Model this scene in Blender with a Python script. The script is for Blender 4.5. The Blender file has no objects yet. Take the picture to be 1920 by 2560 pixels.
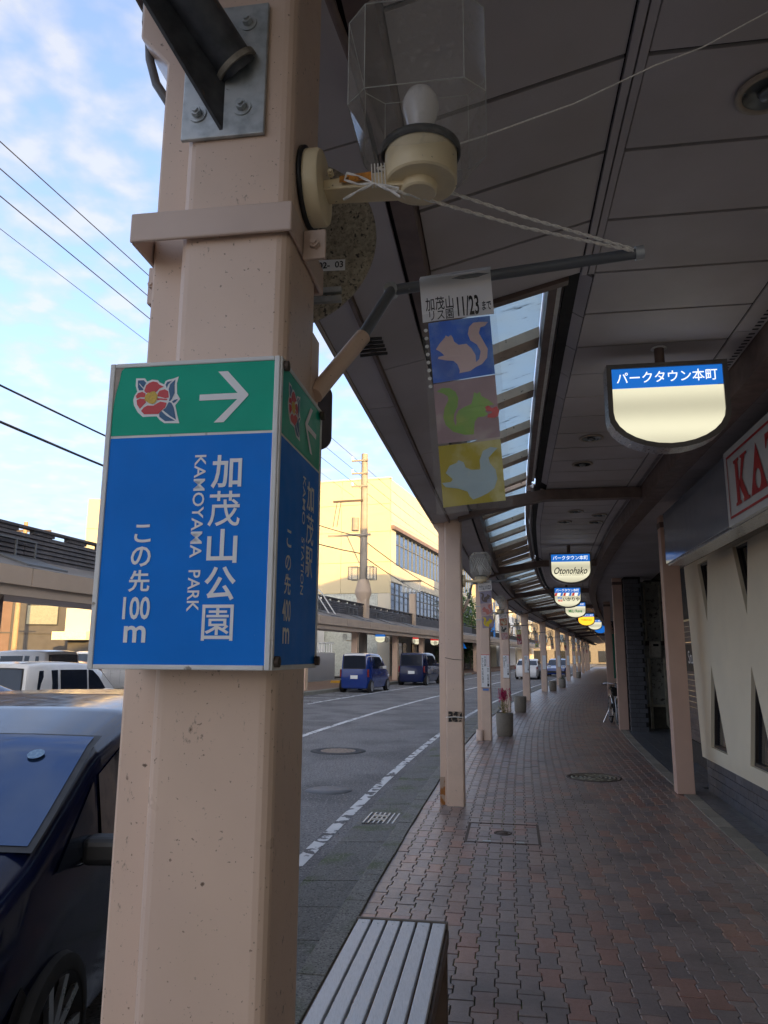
import bpy, bmesh, math, random
from mathutils import Vector, Matrix

random.seed(7)
scene = bpy.context.scene
COL = scene.collection
R = math.radians

# ------------------------------------------------------------------ camera
EYE = 1.65
cam_data = bpy.data.cameras.new("camera")
cam = bpy.data.objects.new("camera", cam_data)
COL.objects.link(cam)
cam_data.sensor_fit = 'VERTICAL'
cam_data.sensor_height = 36
cam_data.sensor_width = 27
cam_data.lens = 26.04
cam_data.clip_start = 0.05
cam_data.clip_end = 3000
cam.matrix_world = Matrix.Translation((0, 0, EYE)) @ Matrix.Rotation(R(100.9), 4, 'X') @ Matrix.Rotation(R(0.35), 4, 'Z')
scene.camera = cam

# ------------------------------------------------------------------ sky, sun, exposure
SUN_AZ = Vector((0.38, -0.925))
SUN_EL = R(9.0)
to_sun = Vector((SUN_AZ.x * math.cos(SUN_EL), SUN_AZ.y * math.cos(SUN_EL), math.sin(SUN_EL)))
world = bpy.data.worlds.new("World")
scene.world = world
world.use_nodes = True
nt = world.node_tree
nt.nodes.clear()
wo = nt.nodes.new('ShaderNodeOutputWorld')
bg = nt.nodes.new('ShaderNodeBackground')
sky = nt.nodes.new('ShaderNodeTexSky')
sky.sky_type = 'NISHITA'
sky.sun_disc = False
sky.sun_elevation = SUN_EL
sky.sun_rotation = math.atan2(SUN_AZ.x, SUN_AZ.y)
sky.altitude = 50
sky.dust_density = 5.0
sky.air_density = 0.5
sky.ozone_density = 1.3
tc = nt.nodes.new('ShaderNodeTexCoord')
sep = nt.nodes.new('ShaderNodeSeparateXYZ')
nt.links.new(tc.outputs['Generated'], sep.inputs[0])
def wmath(op, a, b=None):
    n = nt.nodes.new('ShaderNodeMath'); n.operation = op
    for i, v in enumerate((a, b)):
        if v is None: continue
        if isinstance(v, (int, float)): n.inputs[i].default_value = v
        else: nt.links.new(v, n.inputs[i])
    return n.outputs[0]
zz = wmath('ADD', wmath('MAXIMUM', sep.outputs['Z'], 0.0), 0.16)
cx = wmath('DIVIDE', sep.outputs['X'], zz)
cy = wmath('DIVIDE', sep.outputs['Y'], zz)
comb = nt.nodes.new('ShaderNodeCombineXYZ')
nt.links.new(cx, comb.inputs[0]); nt.links.new(cy, comb.inputs[1])
n1 = nt.nodes.new('ShaderNodeTexNoise'); n1.inputs['Scale'].default_value = 12.0; n1.inputs['Detail'].default_value = 5; n1.inputs['Roughness'].default_value = 0.46; n1.inputs['Distortion'].default_value = 0.1
n2 = nt.nodes.new('ShaderNodeTexNoise'); n2.inputs['Scale'].default_value = 1.1; n2.inputs['Detail'].default_value = 3
nt.links.new(comb.outputs[0], n1.inputs['Vector']); nt.links.new(comb.outputs[0], n2.inputs['Vector'])
csum = wmath('ADD', wmath('MULTIPLY', n1.outputs['Fac'], 0.72), wmath('MULTIPLY', n2.outputs['Fac'], 0.32))
ramp = nt.nodes.new('ShaderNodeValToRGB')
ramp.color_ramp.elements[0].position = 0.40; ramp.color_ramp.elements[0].color = (0.22, 0.22, 0.22, 1)
ramp.color_ramp.elements[1].position = 0.62; ramp.color_ramp.elements[1].color = (0.76, 0.76, 0.76, 1)
nt.links.new(csum, ramp.inputs[0])
tint = nt.nodes.new('ShaderNodeMix'); tint.data_type = 'RGBA'; tint.blend_type = 'MULTIPLY'; tint.inputs[0].default_value = 1.0
tint.inputs[7].default_value = (1.0, 1.0, 1.0, 1)
nt.links.new(sky.outputs[0], tint.inputs[6])
mixc = nt.nodes.new('ShaderNodeMix'); mixc.data_type = 'RGBA'
hz = nt.nodes.new('ShaderNodeMapRange'); hz.inputs['From Min'].default_value = 0.04; hz.inputs['From Max'].default_value = 0.36; hz.inputs['To Min'].default_value = 0.88; hz.inputs['To Max'].default_value = 0.0
nt.links.new(sep.outputs['Z'], hz.inputs['Value'])
nt.links.new(wmath('MAXIMUM', ramp.outputs[0], hz.outputs[0]), mixc.inputs[0])
nt.links.new(tint.outputs[2], mixc.inputs[6])
CLOUD = (.95, .95, .985)
cshade = nt.nodes.new('ShaderNodeMix'); cshade.data_type = 'RGBA'
csr = nt.nodes.new('ShaderNodeMapRange'); csr.inputs['From Min'].default_value = 0.36; csr.inputs['From Max'].default_value = 0.66
nt.links.new(n1.outputs['Fac'], csr.inputs['Value']); nt.links.new(csr.outputs[0], cshade.inputs[0])
cshade.inputs[6].default_value = (CLOUD[0] * .72, CLOUD[1] * .78, CLOUD[2] * .90, 1); cshade.inputs[7].default_value = (CLOUD[0] * 1.12, CLOUD[1] * 1.10, CLOUD[2] * 1.06, 1)
nt.links.new(cshade.outputs[2], mixc.inputs[7])
nt.links.new(mixc.outputs[2], bg.inputs[0])
bg.inputs[1].default_value = 0.15
nt.links.new(bg.outputs[0], wo.inputs[0])

sun_data = bpy.data.lights.new("sun", 'SUN')
sun_data.energy = 2.0
sun_data.angle = R(0.5)
sun_data.color = (1.0, 0.62, 0.21)
sun = bpy.data.objects.new("sun", sun_data)
COL.objects.link(sun)
sun.rotation_euler = to_sun.to_track_quat('Z', 'Y').to_euler()
sun.location = to_sun * 60

scene.view_settings.view_transform = 'Standard'
scene.view_settings.look = 'None'
scene.view_settings.gamma = 1
scene.view_settings.exposure = 2.55
scene.render.engine = 'CYCLES'
scene.cycles.max_bounces = 8
scene.cycles.transparent_max_bounces = 16
scene.cycles.use_denoising = True

# ------------------------------------------------------------------ glyphs (made while the scene is empty)
NEED = {}
def need(bold, *strings):
    for s in strings: NEED[(s, bold)] = None
need(0.011, 'KAMOYAMA', 'PARK', 'KAMO', 'STATION')
need(0.007, '園', '茂', '駅', 'リス園', '加茂山')
need(0.018, '加', '山', '公', 'こ', 'の', '先', '100', '400', 'm')
need(0.007, 'パークタウン本町')
need(0.02, '11/23', 'まで', '02-  03', 'いかりや', '理容', '美容', 'MiLi Reve', 'TOBEAULE')
need(0.014, 'Otonohako')
need(0.0,  'THE SHINE OF EXPERIENCE', 'Stu', 'カフェ')
for chh in '手追の夢叶ひし今年は桃も授る燕市佐藤祥一新雪朝にして鐘音高く澄わたり三条木村': need(0.006, chh)
def make_glyphs():
    objs = {}
    for (s, b) in NEED:
        c = bpy.data.curves.new('glyph', 'FONT'); c.body = s; c.size = 1.0; c.offset = b; c.resolution_u = 3
        o = bpy.data.objects.new('glyph', c); COL.objects.link(o); objs[(s, b)] = o
    dg = bpy.context.evaluated_depsgraph_get()
    for k, o in objs.items():
        m = bpy.data.meshes.new_from_object(o.evaluated_get(dg))
        vs = [(v.co.x, v.co.y) for v in m.vertices]; fs = [tuple(p.vertices) for p in m.polygons]
        if vs:
            x0 = min(v[0] for v in vs); x1 = max(v[0] for v in vs); y0 = min(v[1] for v in vs); y1 = max(v[1] for v in vs)
            NEED[k] = ([((v[0] - x0) / max(x1 - x0, 1e-6), (v[1] - y0) / max(y1 - y0, 1e-6)) for v in vs], fs)
        bpy.data.meshes.remove(m)
    for o in objs.values():
        c = o.data; bpy.data.objects.remove(o); bpy.data.curves.remove(c)
make_glyphs()

# ------------------------------------------------------------------ street frame: s along the street, o to the right of the pillar line
KS = [(-60, 8.5), (0, 8.5), (10, 10.5), (20, 13.5), (30, 16.5), (38, 17.5), (400, 17.5)]
def TH(s):
    for (a, ta), (b, tb) in zip(KS, KS[1:]):
        if s <= b: return R(ta + (tb - ta) * (s - a) / (b - a))
    return R(17.5)
TAB = {}
def _tab():
    d = 0.25
    x, y, n = -.43, 1.2, 0
    TAB[0] = (x, y)
    for n in range(1, 1401):
        h = TH((n - .5) * d); x += d * math.sin(h); y += d * math.cos(h); TAB[n] = (x, y)
    x, y = -.43, 1.2
    for n in range(-1, -241, -1):
        h = TH((n + .5) * d); x -= d * math.sin(h); y -= d * math.cos(h); TAB[n] = (x, y)
_tab()
def SP(s, o=0, z=0):
    n = math.floor(s / .25); t = s / .25 - n
    a = TAB[n]; b = TAB[n + 1]; h = TH(s)
    return Vector((a[0] + (b[0] - a[0]) * t + o * math.cos(h), a[1] + (b[1] - a[1]) * t - o * math.sin(h), z))

# ------------------------------------------------------------------ mesh builder
class MB:
    def __init__(self): self.v = []; self.f = []; self.m = []; self.s = []
    def add(self, vs, fs, mi=0, sm=False):
        n = len(self.v); self.v += [tuple(v) for v in vs]
        for f in fs: self.f.append(tuple(i + n for i in f)); self.m.append(mi); self.s.append(sm)
        return self
    def box(self, x0, x1, y0, y1, z0, z1, mi=0, fn=None):
        vs = [(x, y, z) for z in (z0, z1) for y in (y0, y1) for x in (x0, x1)]
        if fn: vs = [fn(*v) for v in vs]
        return self.add(vs, [(0, 2, 3, 1), (4, 5, 7, 6), (0, 1, 5, 4), (2, 6, 7, 3), (0, 4, 6, 2), (1, 3, 7, 5)], mi)
    def prism(self, poly, vec, mi=0, sm=False):
        n = len(poly); vec = Vector(vec); a = [Vector(p) for p in poly]
        vs = a + [p + vec for p in a]
        fs = [tuple(range(n))[::-1], tuple(range(n, 2 * n))] + [(i, (i + 1) % n, n + (i + 1) % n, n + i) for i in range(n)]
        return self.add(vs, fs, mi, sm)
    def flat(self, poly, mi=0): return self.add(poly, [tuple(range(len(poly)))], mi)
    def cyl(self, p, q, r, r2=None, n=12, mi=0, caps=True, sm=True):
        p = Vector(p); q = Vector(q); r2 = r if r2 is None else r2
        d = (q - p).normalized(); u = d.orthogonal().normalized(); w = d.cross(u)
        vs = []
        for c, rr in ((p, r), (q, r2)):
            for i in range(n):
                a = 2 * math.pi * i / n; vs.append(c + u * (rr * math.cos(a)) + w * (rr * math.sin(a)))
        self.add(vs, [(i, (i + 1) % n, n + (i + 1) % n, n + i) for i in range(n)], mi, sm)
        if caps: self.add(vs[:n], [tuple(range(n))[::-1]], mi); self.add(vs[n:], [tuple(range(n))], mi)
        return self
    def tube(self, path, r, n=8, mi=0, rf=None):
        path = [Vector(p) for p in path]; vs = []; up = None
        for k, p in enumerate(path):
            d = (path[min(k + 1, len(path) - 1)] - path[max(k - 1, 0)]).normalized()
            if up is None: up = d.orthogonal().normalized()
            up = (up - d * up.dot(d)).normalized(); w = d.cross(up); rr = rf(k / max(1, len(path) - 1)) * r if rf else r
            for i in range(n):
                a = 2 * math.pi * i / n; vs.append(p + up * (rr * math.cos(a)) + w * (rr * math.sin(a)))
        m = len(path); fs = []
        for k in range(m - 1):
            for i in range(n): fs.append((k * n + i, k * n + (i + 1) % n, (k + 1) * n + (i + 1) % n, (k + 1) * n + i))
        self.add(vs, fs, mi, True)
        return self.add(vs[:n], [tuple(range(n))[::-1]], mi).add(vs[-n:], [tuple(range(n))], mi)
    def lathe(self, prof, n=24, c=(0, 0, 0), mi=0, sm=True, rot=0, axis='z', cap=True):
        vs = []
        for r, z in prof:
            for i in range(n):
                a = 2 * math.pi * i / n + rot
                p = (r * math.cos(a), r * math.sin(a), z)
                if axis == 'x': p = (p[2], p[0], p[1])
                if axis == 'y': p = (p[1], p[2], p[0])
                vs.append((c[0] + p[0], c[1] + p[1], c[2] + p[2]))
        fs = [(k * n + i, k * n + (i + 1) % n, (k + 1) * n + (i + 1) % n, (k + 1) * n + i) for k in range(len(prof) - 1) for i in range(n)]
        self.add(vs, fs, mi, sm)
        if cap: self.add(vs[:n], [tuple(range(n))[::-1]], mi).add(vs[-n:], [tuple(range(n))], mi)
        return self
    def text(self, s, bold, rect, fn, mi=0, rot=0):
        if (s, bold) not in NEED: bold = .007 if (s, .007) in NEED else .011
        g = NEED[(s, bold)]
        if not g: return self
        x0, y0, x1, y1 = rect; vs = []
        for a, b in g[0]:
            if rot: a, b = b, 1 - a
            vs.append(fn(x0 + a * (x1 - x0), y0 + b * (y1 - y0)))
        return self.add(vs, g[1], mi)
    def build(self, name, mats, parent=None, bev=0, smooth=False, kind=None, seg=2):
        me = bpy.data.meshes.new(name); me.from_pydata(self.v, [], self.f)
        if not isinstance(mats, (list, tuple)): mats = [mats]
        for m in mats: me.materials.append(m)
        me.polygons.foreach_set('material_index', self.m)
        me.polygons.foreach_set('use_smooth', [True] * len(self.f) if smooth else self.s)
        if smooth:
            bm = bmesh.new(); bm.from_mesh(me); bmesh.ops.remove_doubles(bm, verts=bm.verts, dist=1e-5)
            bmesh.ops.recalc_face_normals(bm, faces=bm.faces)
            for e in bm.edges:
                if len(e.link_faces) == 2 and e.calc_face_angle(0) > R(smooth if smooth is not True else 40): e.smooth = False
            bm.to_mesh(me); bm.free()
        me.update()
        o = bpy.data.objects.new(name, me); COL.objects.link(o)
        if parent: o.parent = parent
        if kind: o['kind'] = kind
        if bev:
            b = o.modifiers.new('bevel', 'BEVEL'); b.width = bev; b.segments = seg; b.limit_method = 'ANGLE'; b.angle_limit = R(40)
        return o
def thing(name, label, cat, loc=(0, 0, 0), rz=0, group=None):
    o = bpy.data.objects.new(name, None); COL.objects.link(o); o.empty_display_size = .1
    o.location = loc; o.rotation_euler = (0, 0, rz); o['label'] = label; o['category'] = cat
    if group: o['group'] = group
    return o
def at(name, label, cat, s, o, z=0, group=None, rot=0): return thing(name, label, cat, SP(s, o, z), -TH(s) + rot, group)
def tag(o, label, cat, group=None):
    o['label'] = label; o['category'] = cat
    if group: o['group'] = group
    return o
CH = {}
def copy_tree(o, parent=None, kids=None):
    if kids is None:
        kids = {}
        for x in bpy.data.objects:
            if x.parent: kids.setdefault(x.parent.name, []).append(x)
    c = o.copy(); COL.objects.link(c); c.parent = parent
    for ch in kids.get(o.name, []): copy_tree(ch, c, kids)
    return c
def clone(o, label, s, oo, z=0, rot=0, group=None):
    c = copy_tree(o); c.location = SP(s, oo, z); c.rotation_euler = (0, 0, -TH(s) + rot); c['label'] = label
    if group: c['group'] = group
    return c
def sweep(mb, prof, s0, s1, ds=1.0, mi=0, closed=True, dof=None):
    n = max(1, round((s1 - s0) / ds)); k = len(prof); vs = []
    for i in range(n + 1):
        s = s0 + (s1 - s0) * i / n; e = dof(s) if dof else 0
        vs += [SP(s, o + e, z) for o, z in prof]
    m = k if closed else k - 1
    mb.add(vs, [(i * k + j, i * k + (j + 1) % k, (i + 1) * k + (j + 1) % k, (i + 1) * k + j) for i in range(n) for j in range(m)], mi)
    if closed: mb.add(vs[:k], [tuple(range(k))], mi); mb.add(vs[-k:], [tuple(range(k))[::-1]], mi)
    return mb
def rect(o0, o1, z0, z1): return [(o0, z0), (o1, z0), (o1, z1), (o0, z1)]
ORD = ['zeroth', 'first', 'second', 'third', 'fourth', 'fifth', 'sixth', 'seventh', 'eighth', 'ninth', 'tenth', 'eleventh', 'twelfth', 'thirteenth', 'fourteenth', 'fifteenth']

# ------------------------------------------------------------------ materials
MATS = {}
def mat(name, col, rough=.6, metal=0, var=.10, scale=6, bump=0, bscale=120, spot=None, spot_t=.68, spot_s=40, col2=None, c2t=(.45, .6), c2s=3, emit=0, emitcol=None, spec=.5, coat=0, stretch=None, rand=0, fine=0, transl=0, grit=None, grit_t=.66, grit_s=90):
    if name in MATS: return MATS[name]
    m = bpy.data.materials.new(name); m.use_nodes = True; t = m.node_tree; N = t.nodes; L = t.links
    b = N['Principled BSDF']
    b.inputs['Roughness'].default_value = rough; b.inputs['Metallic'].default_value = metal
    b.inputs['Specular IOR Level'].default_value = spec; b.inputs['Coat Weight'].default_value = coat
    g = N.new('ShaderNodeNewGeometry'); vec = g.outputs['Position']
    if stretch:
        mp = N.new('ShaderNodeMapping'); mp.inputs['Scale'].default_value = stretch; L.new(vec, mp.inputs[0]); vec = mp.outputs[0]
    def noise(sc, det=4):
        n = N.new('ShaderNodeTexNoise'); n.inputs['Scale'].default_value = sc; n.inputs['Detail'].default_value = det; L.new(vec, n.inputs['Vector']); return n.outputs['Fac']
    def mix(fac, a, b_, bt='MIX'):
        x = N.new('ShaderNodeMix'); x.data_type = 'RGBA'; x.blend_type = bt
        if isinstance(fac, (int, float)): x.inputs[0].default_value = fac
        else: L.new(fac, x.inputs[0])
        for i, v in ((6, a), (7, b_)):
            if isinstance(v, tuple): x.inputs[i].default_value = (*v[:3], 1)
            else: L.new(v, x.inputs[i])
        return x.outputs[2]
    def rng(src, lo, hi):
        r = N.new('ShaderNodeMapRange'); r.inputs['From Min'].default_value = lo; r.inputs['From Max'].default_value = hi; L.new(src, r.inputs['Value']); return r.outputs['Result']
    c = mix(rng(noise(scale), .3, .7), tuple(x * (1 - var) for x in col), tuple(min(1, x * (1 + var)) for x in col))
    if fine: c = mix(rng(noise(bscale * .8, 2), .3, .7), c, tuple(min(1, x * (1 + fine)) for x in col))
    if fine: c = mix(rng(noise(bscale * 1.3, 2), .55, .75), c, tuple(x * (1 - min(.9, fine)) for x in col))
    if col2: c = mix(rng(noise(c2s, 6), *c2t), c, tuple(col2))
    if spot: c = mix(rng(noise(spot_s, 3), spot_t, spot_t + .05), c, tuple(spot))
    if grit: c = mix(rng(noise(grit_s, 2), grit_t, grit_t + .06), c, tuple(grit))
    if rand:
        oi = N.new('ShaderNodeObjectInfo'); h = N.new('ShaderNodeHueSaturation'); L.new(c, h.inputs['Color'])
        mm = N.new('ShaderNodeMapRange'); mm.inputs['To Min'].default_value = 1 - rand; mm.inputs['To Max'].default_value = 1 + rand; L.new(oi.outputs['Random'], mm.inputs['Value']); L.new(mm.outputs[0], h.inputs['Value']); c = h.outputs[0]
    L.new(c, b.inputs['Base Color'])
    rr = rng(noise(scale * 2.3), .25, .75)
    x = N.new('ShaderNodeMapRange'); x.inputs['To Min'].default_value = max(0, rough - .07); x.inputs['To Max'].default_value = min(1, rough + .09); L.new(rr, x.inputs['Value']); L.new(x.outputs[0], b.inputs['Roughness'])
    if bump:
        bn = N.new('ShaderNodeBump'); bn.inputs['Strength'].default_value = bump; bn.inputs['Distance'].default_value = .004; L.new(noise(bscale, 5), bn.inputs['Height']); L.new(bn.outputs[0], b.inputs['Normal'])
    if emit:
        b.inputs['Emission Strength'].default_value = emit; b.inputs['Emission Color'].default_value = (*(emitcol or col), 1)
    if transl:
        tl = N.new('ShaderNodeBsdfTranslucent'); L.new(c, tl.inputs[0]); ms = N.new('ShaderNodeMixShader'); ms.inputs[0].default_value = transl
        L.new(b.outputs[0], ms.inputs[1]); L.new(tl.outputs[0], ms.inputs[2]); L.new(ms.outputs[0], N['Material Output'].inputs[0])
    MATS[name] = m
    return m
def glass(name, tint, alpha, rough=.05, spec=.6, dirt=0, dirtcol=(.5, .5, .45)):
    m = bpy.data.materials.new(name); m.use_nodes = True; t = m.node_tree; N = t.nodes; L = t.links
    b = N['Principled BSDF']; b.inputs['Base Color'].default_value = (*tint, 1); b.inputs['Roughness'].default_value = rough; b.inputs['Specular IOR Level'].default_value = spec
    tr = N.new('ShaderNodeBsdfTransparent'); mx = N.new('ShaderNodeMixShader')
    lw = N.new('ShaderNodeLayerWeight'); lw.inputs[0].default_value = .5
    pw = N.new('ShaderNodeMath'); pw.operation = 'POWER'; pw.inputs[1].default_value = 4; L.new(lw.outputs['Facing'], pw.inputs[0])
    fr = N.new('ShaderNodeMath'); fr.operation = 'MULTIPLY'; fr.inputs[1].default_value = .7; L.new(pw.outputs[0], fr.inputs[0])
    ad = N.new('ShaderNodeMath'); ad.operation = 'ADD'; ad.inputs[1].default_value = alpha; L.new(fr.outputs[0], ad.inputs[0]); ad.use_clamp = True
    f = ad.outputs[0]
    if dirt:
        g = N.new('ShaderNodeNewGeometry'); n = N.new('ShaderNodeTexNoise'); n.inputs['Scale'].default_value = 60; n.inputs['Detail'].default_value = 6; L.new(g.outputs['Position'], n.inputs['Vector'])
        r = N.new('ShaderNodeMapRange'); r.inputs['From Min'].default_value = .55; r.inputs['From Max'].default_value = .8; r.inputs['To Max'].default_value = dirt; L.new(n.outputs['Fac'], r.inputs['Value'])
        a2 = N.new('ShaderNodeMath'); a2.operation = 'ADD'; a2.use_clamp = True; L.new(f, a2.inputs[0]); L.new(r.outputs[0], a2.inputs[1]); f = a2.outputs[0]
    L.new(f, mx.inputs[0]); L.new(tr.outputs[0], mx.inputs[1]); L.new(b.outputs[0], mx.inputs[2])
    L.new(mx.outputs[0], N['Material Output'].inputs[0]); MATS[name] = m
    return m
M_POST = mat('beige post paint', (.70, .52, .40), .33, var=.05, scale=5, bump=.06, bscale=60, spot=(.14, .09, .06), spot_t=.715, spot_s=48, grit=(.30, .20, .14), grit_t=.685, grit_s=150, col2=(.66, .49, .39), c2s=2)
M_POSTR = mat('pinkish post paint', (.60, .40, .31), .5, var=.06, scale=3, bump=.05)
M_BAND = mat('steel band paint', (.60, .46, .38), .4, var=.06, spot=(.10, .05, .03), spot_t=.72, spot_s=80)
M_CEIL = mat('ceiling panel paint', (.50, .45, .44), .62, var=.07, scale=2, col2=(.43, .38, .35), c2s=1.3, c2t=(.45, .7), bump=.03, spot=(.18, .15, .14), spot_t=.78, spot_s=45, rand=.05)
M_GAP = mat('dark joint', (.02, .018, .017), .9)
M_BROWN = mat('brown steel', (.16, .11, .09), .5, var=.25, scale=7, spot=(.15, .09, .06), spot_s=60)
M_RAFTER = mat('rafter tan paint', (.60, .47, .35), .55, var=.15, spot=(.08, .05, .04), spot_t=.66, spot_s=25)
M_CREAM = mat('cream enamel', (.82, .69, .45), .35, var=.06, spot=(.10, .06, .03), spot_t=.70, spot_s=75, col2=(.72, .60, .38), c2s=9)
M_RUST = mat('rust stain', (.55, .22, .03), .8, var=.5, scale=60, spot=(.18, .07, .02), spot_t=.55, spot_s=90)
M_GALV = mat('galvanised steel', (.42, .45, .46), .42, .45, var=.25, scale=45, spot=(.10, .09, .08), spot_t=.72, spot_s=70, col2=(.5, .52, .52), c2s=18)
M_DGALV = mat('dark galvanised pipe', (.10, .105, .115), .5, .6, var=.35, scale=28, spot=(.16, .12, .10), spot_s=40)
M_BLACK = mat('black rubber', (.012, .012, .013), .55)
M_BARGREY = mat('grey plastic pipe', (.13, .14, .15), .35, var=.12, spot=(.3, .3, .3), spot_t=.74, spot_s=60)
M_WHITE = mat('white frame paint', (.72, .72, .70), .5, var=.08, scale=20, spot=(.3, .27, .22), spot_t=.68, spot_s=50)
M_BLUE = mat('sign blue', (.004, .20, .74), .45, var=.05, scale=12, spot=(.3, .4, .6), spot_t=.775, spot_s=90, spec=.12)
M_BLUE2 = mat('sign dark blue', (.010, .03, .22), .4, var=.08, scale=12, spec=.4)
M_GREEN = mat('sign green', (.008, .40, .26), .35, var=.08, scale=12, spot=(.3, .5, .4), spot_t=.775, spot_s=90, spec=.12)
M_GREEN2 = mat('sign dark green', (.010, .13, .07), .4, var=.1, scale=12)
M_SWHITE = mat('sign lettering white', (.80, .82, .82), .45, var=.03)
M_SGREY = mat('sign lettering faded', (.42, .45, .52), .5, var=.15, scale=30)
M_FRED = mat('flower red', (.60, .035, .04), .45, var=.1)
M_FYEL = mat('flower yellow', (.65, .42, .03), .45, var=.2, scale=300)
M_FBLU = mat('flower leaf blue', (.02, .11, .24), .45)
M_ASPH = mat('asphalt', (.125, .122, .122), .82, var=.07, scale=.9, spot=(.27, .26, .25), spot_t=.585, spot_s=34, grit=(.035, .035, .037), grit_t=.60, grit_s=46, bump=.8, bscale=42, fine=.85, col2=(.098, .096, .097), c2s=.7)
M_GROUND = mat('ground', (.11, .105, .095), .9, var=.2, scale=.3, bump=.3, bscale=40)
M_LINE = mat('worn road paint', (.62, .63, .63), .7, var=.08, scale=3, col2=(.08, .08, .085), c2s=9, c2t=(.56, .60), bump=.2)
M_LINE2 = mat('broken road paint', (.60, .61, .61), .7, var=.08, scale=3, col2=(.075, .075, .08), c2s=7, c2t=(.53, .57), bump=.2)
M_KERB = mat('kerb concrete', (.16, .157, .143), .85, var=.2, scale=4, spot=(.30, .29, .26), spot_t=.60, spot_s=55, grit=(.05, .05, .045), grit_t=.60, grit_s=70, bump=.6, bscale=60, fine=.6, col2=(.10, .12, .06), c2s=2.5, c2t=(.52, .7))
M_GUT = mat('gutter concrete', (.120, .118, .110), .85, var=.2, scale=3, spot=(.25, .245, .225), spot_t=.60, spot_s=50, grit=(.04, .04, .036), grit_t=.60, grit_s=64, bump=.6, bscale=60, fine=.6, col2=(.08, .105, .04), c2s=2.0, c2t=(.53, .7))
M_BED = mat('paving joint bed', (.022, .021, .019), .95, var=.3, scale=20, col2=(.06, .085, .015), c2s=2.2, c2t=(.54, .62))
PAVC = [(.112, .100, .098), (.102, .092, .091), (.122, .108, .105), (.144, .092, .079), (.154, .100, .083), (.122, .090, .082), (.138, .110, .100), (.094, .086, .087)]
M_PAV = [mat('paver %d' % i, (c[0] * 1.85, c[1] * 1.66, c[2] * 1.55), .36, col2=tuple(x * 1.0 for x in c), c2s=1.4, c2t=(.52, .74), var=.14, scale=18, bump=.25, bscale=160, fine=.25, spec=.4) for i, c in enumerate(PAVC)]
M_EDGE = mat('edging stone', (.24, .215, .175), .7, var=.2, scale=6, bump=.3, fine=.3, rand=.18)
M_TILE = mat('dark floor tile', (.11, .114, .125), .35, var=.12, scale=8, rand=.12)
M_WTILE = mat('slate wall tile', (.09, .094, .108), .45, var=.12, scale=8, rand=.12)
M_GROUT = mat('grout', (.30, .30, .29), .9)
M_IRON = mat('iron cover', (.10, .075, .06), .7, .3, var=.3, scale=40, bump=.4)
M_WOOD = mat('weathered grey slat', (.48, .49, .50), .45, var=.14, scale=6, stretch=(30, 2.5, 30), bump=.25, bscale=12, fine=.15)
M_BWOOD = mat('bench frame', (.10, .062, .04), .55, var=.25, scale=10)
M_WALL = mat('cream shop wall', (.82, .72, .53), .75, var=.04, scale=2, bump=.15, bscale=90)
M_DARK = mat('dark interior', (.018, .018, .02), .6)
M_GLASSD = mat('dark window glass', (.02, .022, .026), .06, spec=.7)
M_SHUT = mat('shutter slat', (.12, .09, .085), .5, var=.1)
M_KRED = mat('shop sign red', (.45, .02, .02), .4, var=.05)
M_KWHITE = mat('shop sign white', (.62, .63, .63), .35, var=.03)
M_KGREY = mat('glossy grey sign panel', (.20, .215, .25), .10, var=.04, spec=.7)
M_SILV = mat('brushed aluminium', (.55, .55, .56), .3, .9, var=.1, scale=30)
M_FRAME = mat('bronze sign frame', (.22, .21, .195), .35, .4, var=.1)
M_LIT0 = mat('lit cream panel', (.75, .70, .52), .4, emit=.21, emitcol=(1.0, .95, .68), var=.04, scale=3)
def uneven(m, base):   # two tubes behind the diffuser
    N = m.node_tree.nodes; L = m.node_tree.links; g = N.new('ShaderNodeNewGeometry'); s = N.new('ShaderNodeSeparateXYZ'); L.new(g.outputs['Position'], s.inputs[0])
    a = N.new('ShaderNodeMath'); a.operation = 'MULTIPLY_ADD'; a.inputs[1].default_value = 24; a.inputs[2].default_value = -72.4; L.new(s.outputs['Z'], a.inputs[0])
    b = N.new('ShaderNodeMath'); b.operation = 'COSINE'; L.new(a.outputs[0], b.inputs[0])
    c = N.new('ShaderNodeMath'); c.operation = 'MULTIPLY_ADD'; c.inputs[1].default_value = base * .22; c.inputs[2].default_value = base; L.new(b.outputs[0], c.inputs[0])
    L.new(c.outputs[0], N['Principled BSDF'].inputs['Emission Strength']); return m
M_LIT = uneven(M_LIT0, .125)
M_LITB = mat('lit blue header', (.02, .12, .45), .35, emit=.10, emitcol=(.02, .25, .95))
M_LITW = mat('lit lettering', (.8, .8, .78), .4, emit=.2, emitcol=(.95, .97, .9))
M_LITO = mat('lit orange panel', (.9, .45, .03), .4, emit=.3, emitcol=(1, .48, .03))
M_LITR = mat('lit red', (.6, .03, .03), .4, emit=.12, emitcol=(.8, .03, .03))
M_LITG = mat('lit green', (.02, .35, .08), .4, emit=.05, emitcol=(.02, .5, .1))
M_INK = mat('black ink', (.015, .014, .014), .6)
M_ROPE = mat('white rope', (.84, .81, .76), .85, var=.12, scale=200)
M_BULB = mat('white bulb', (.74, .71, .68), .2, var=.02)
M_SHADE = glass('clear lamp shade', (.46, .445, .41), .15, .10, dirt=.25)
M_SHADE2 = glass('ribbed lamp shade', (.62, .62, .56), .28, .2)
M_SLEEVE = glass('plastic sleeve', (.66, .67, .65), .11, .10)
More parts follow.
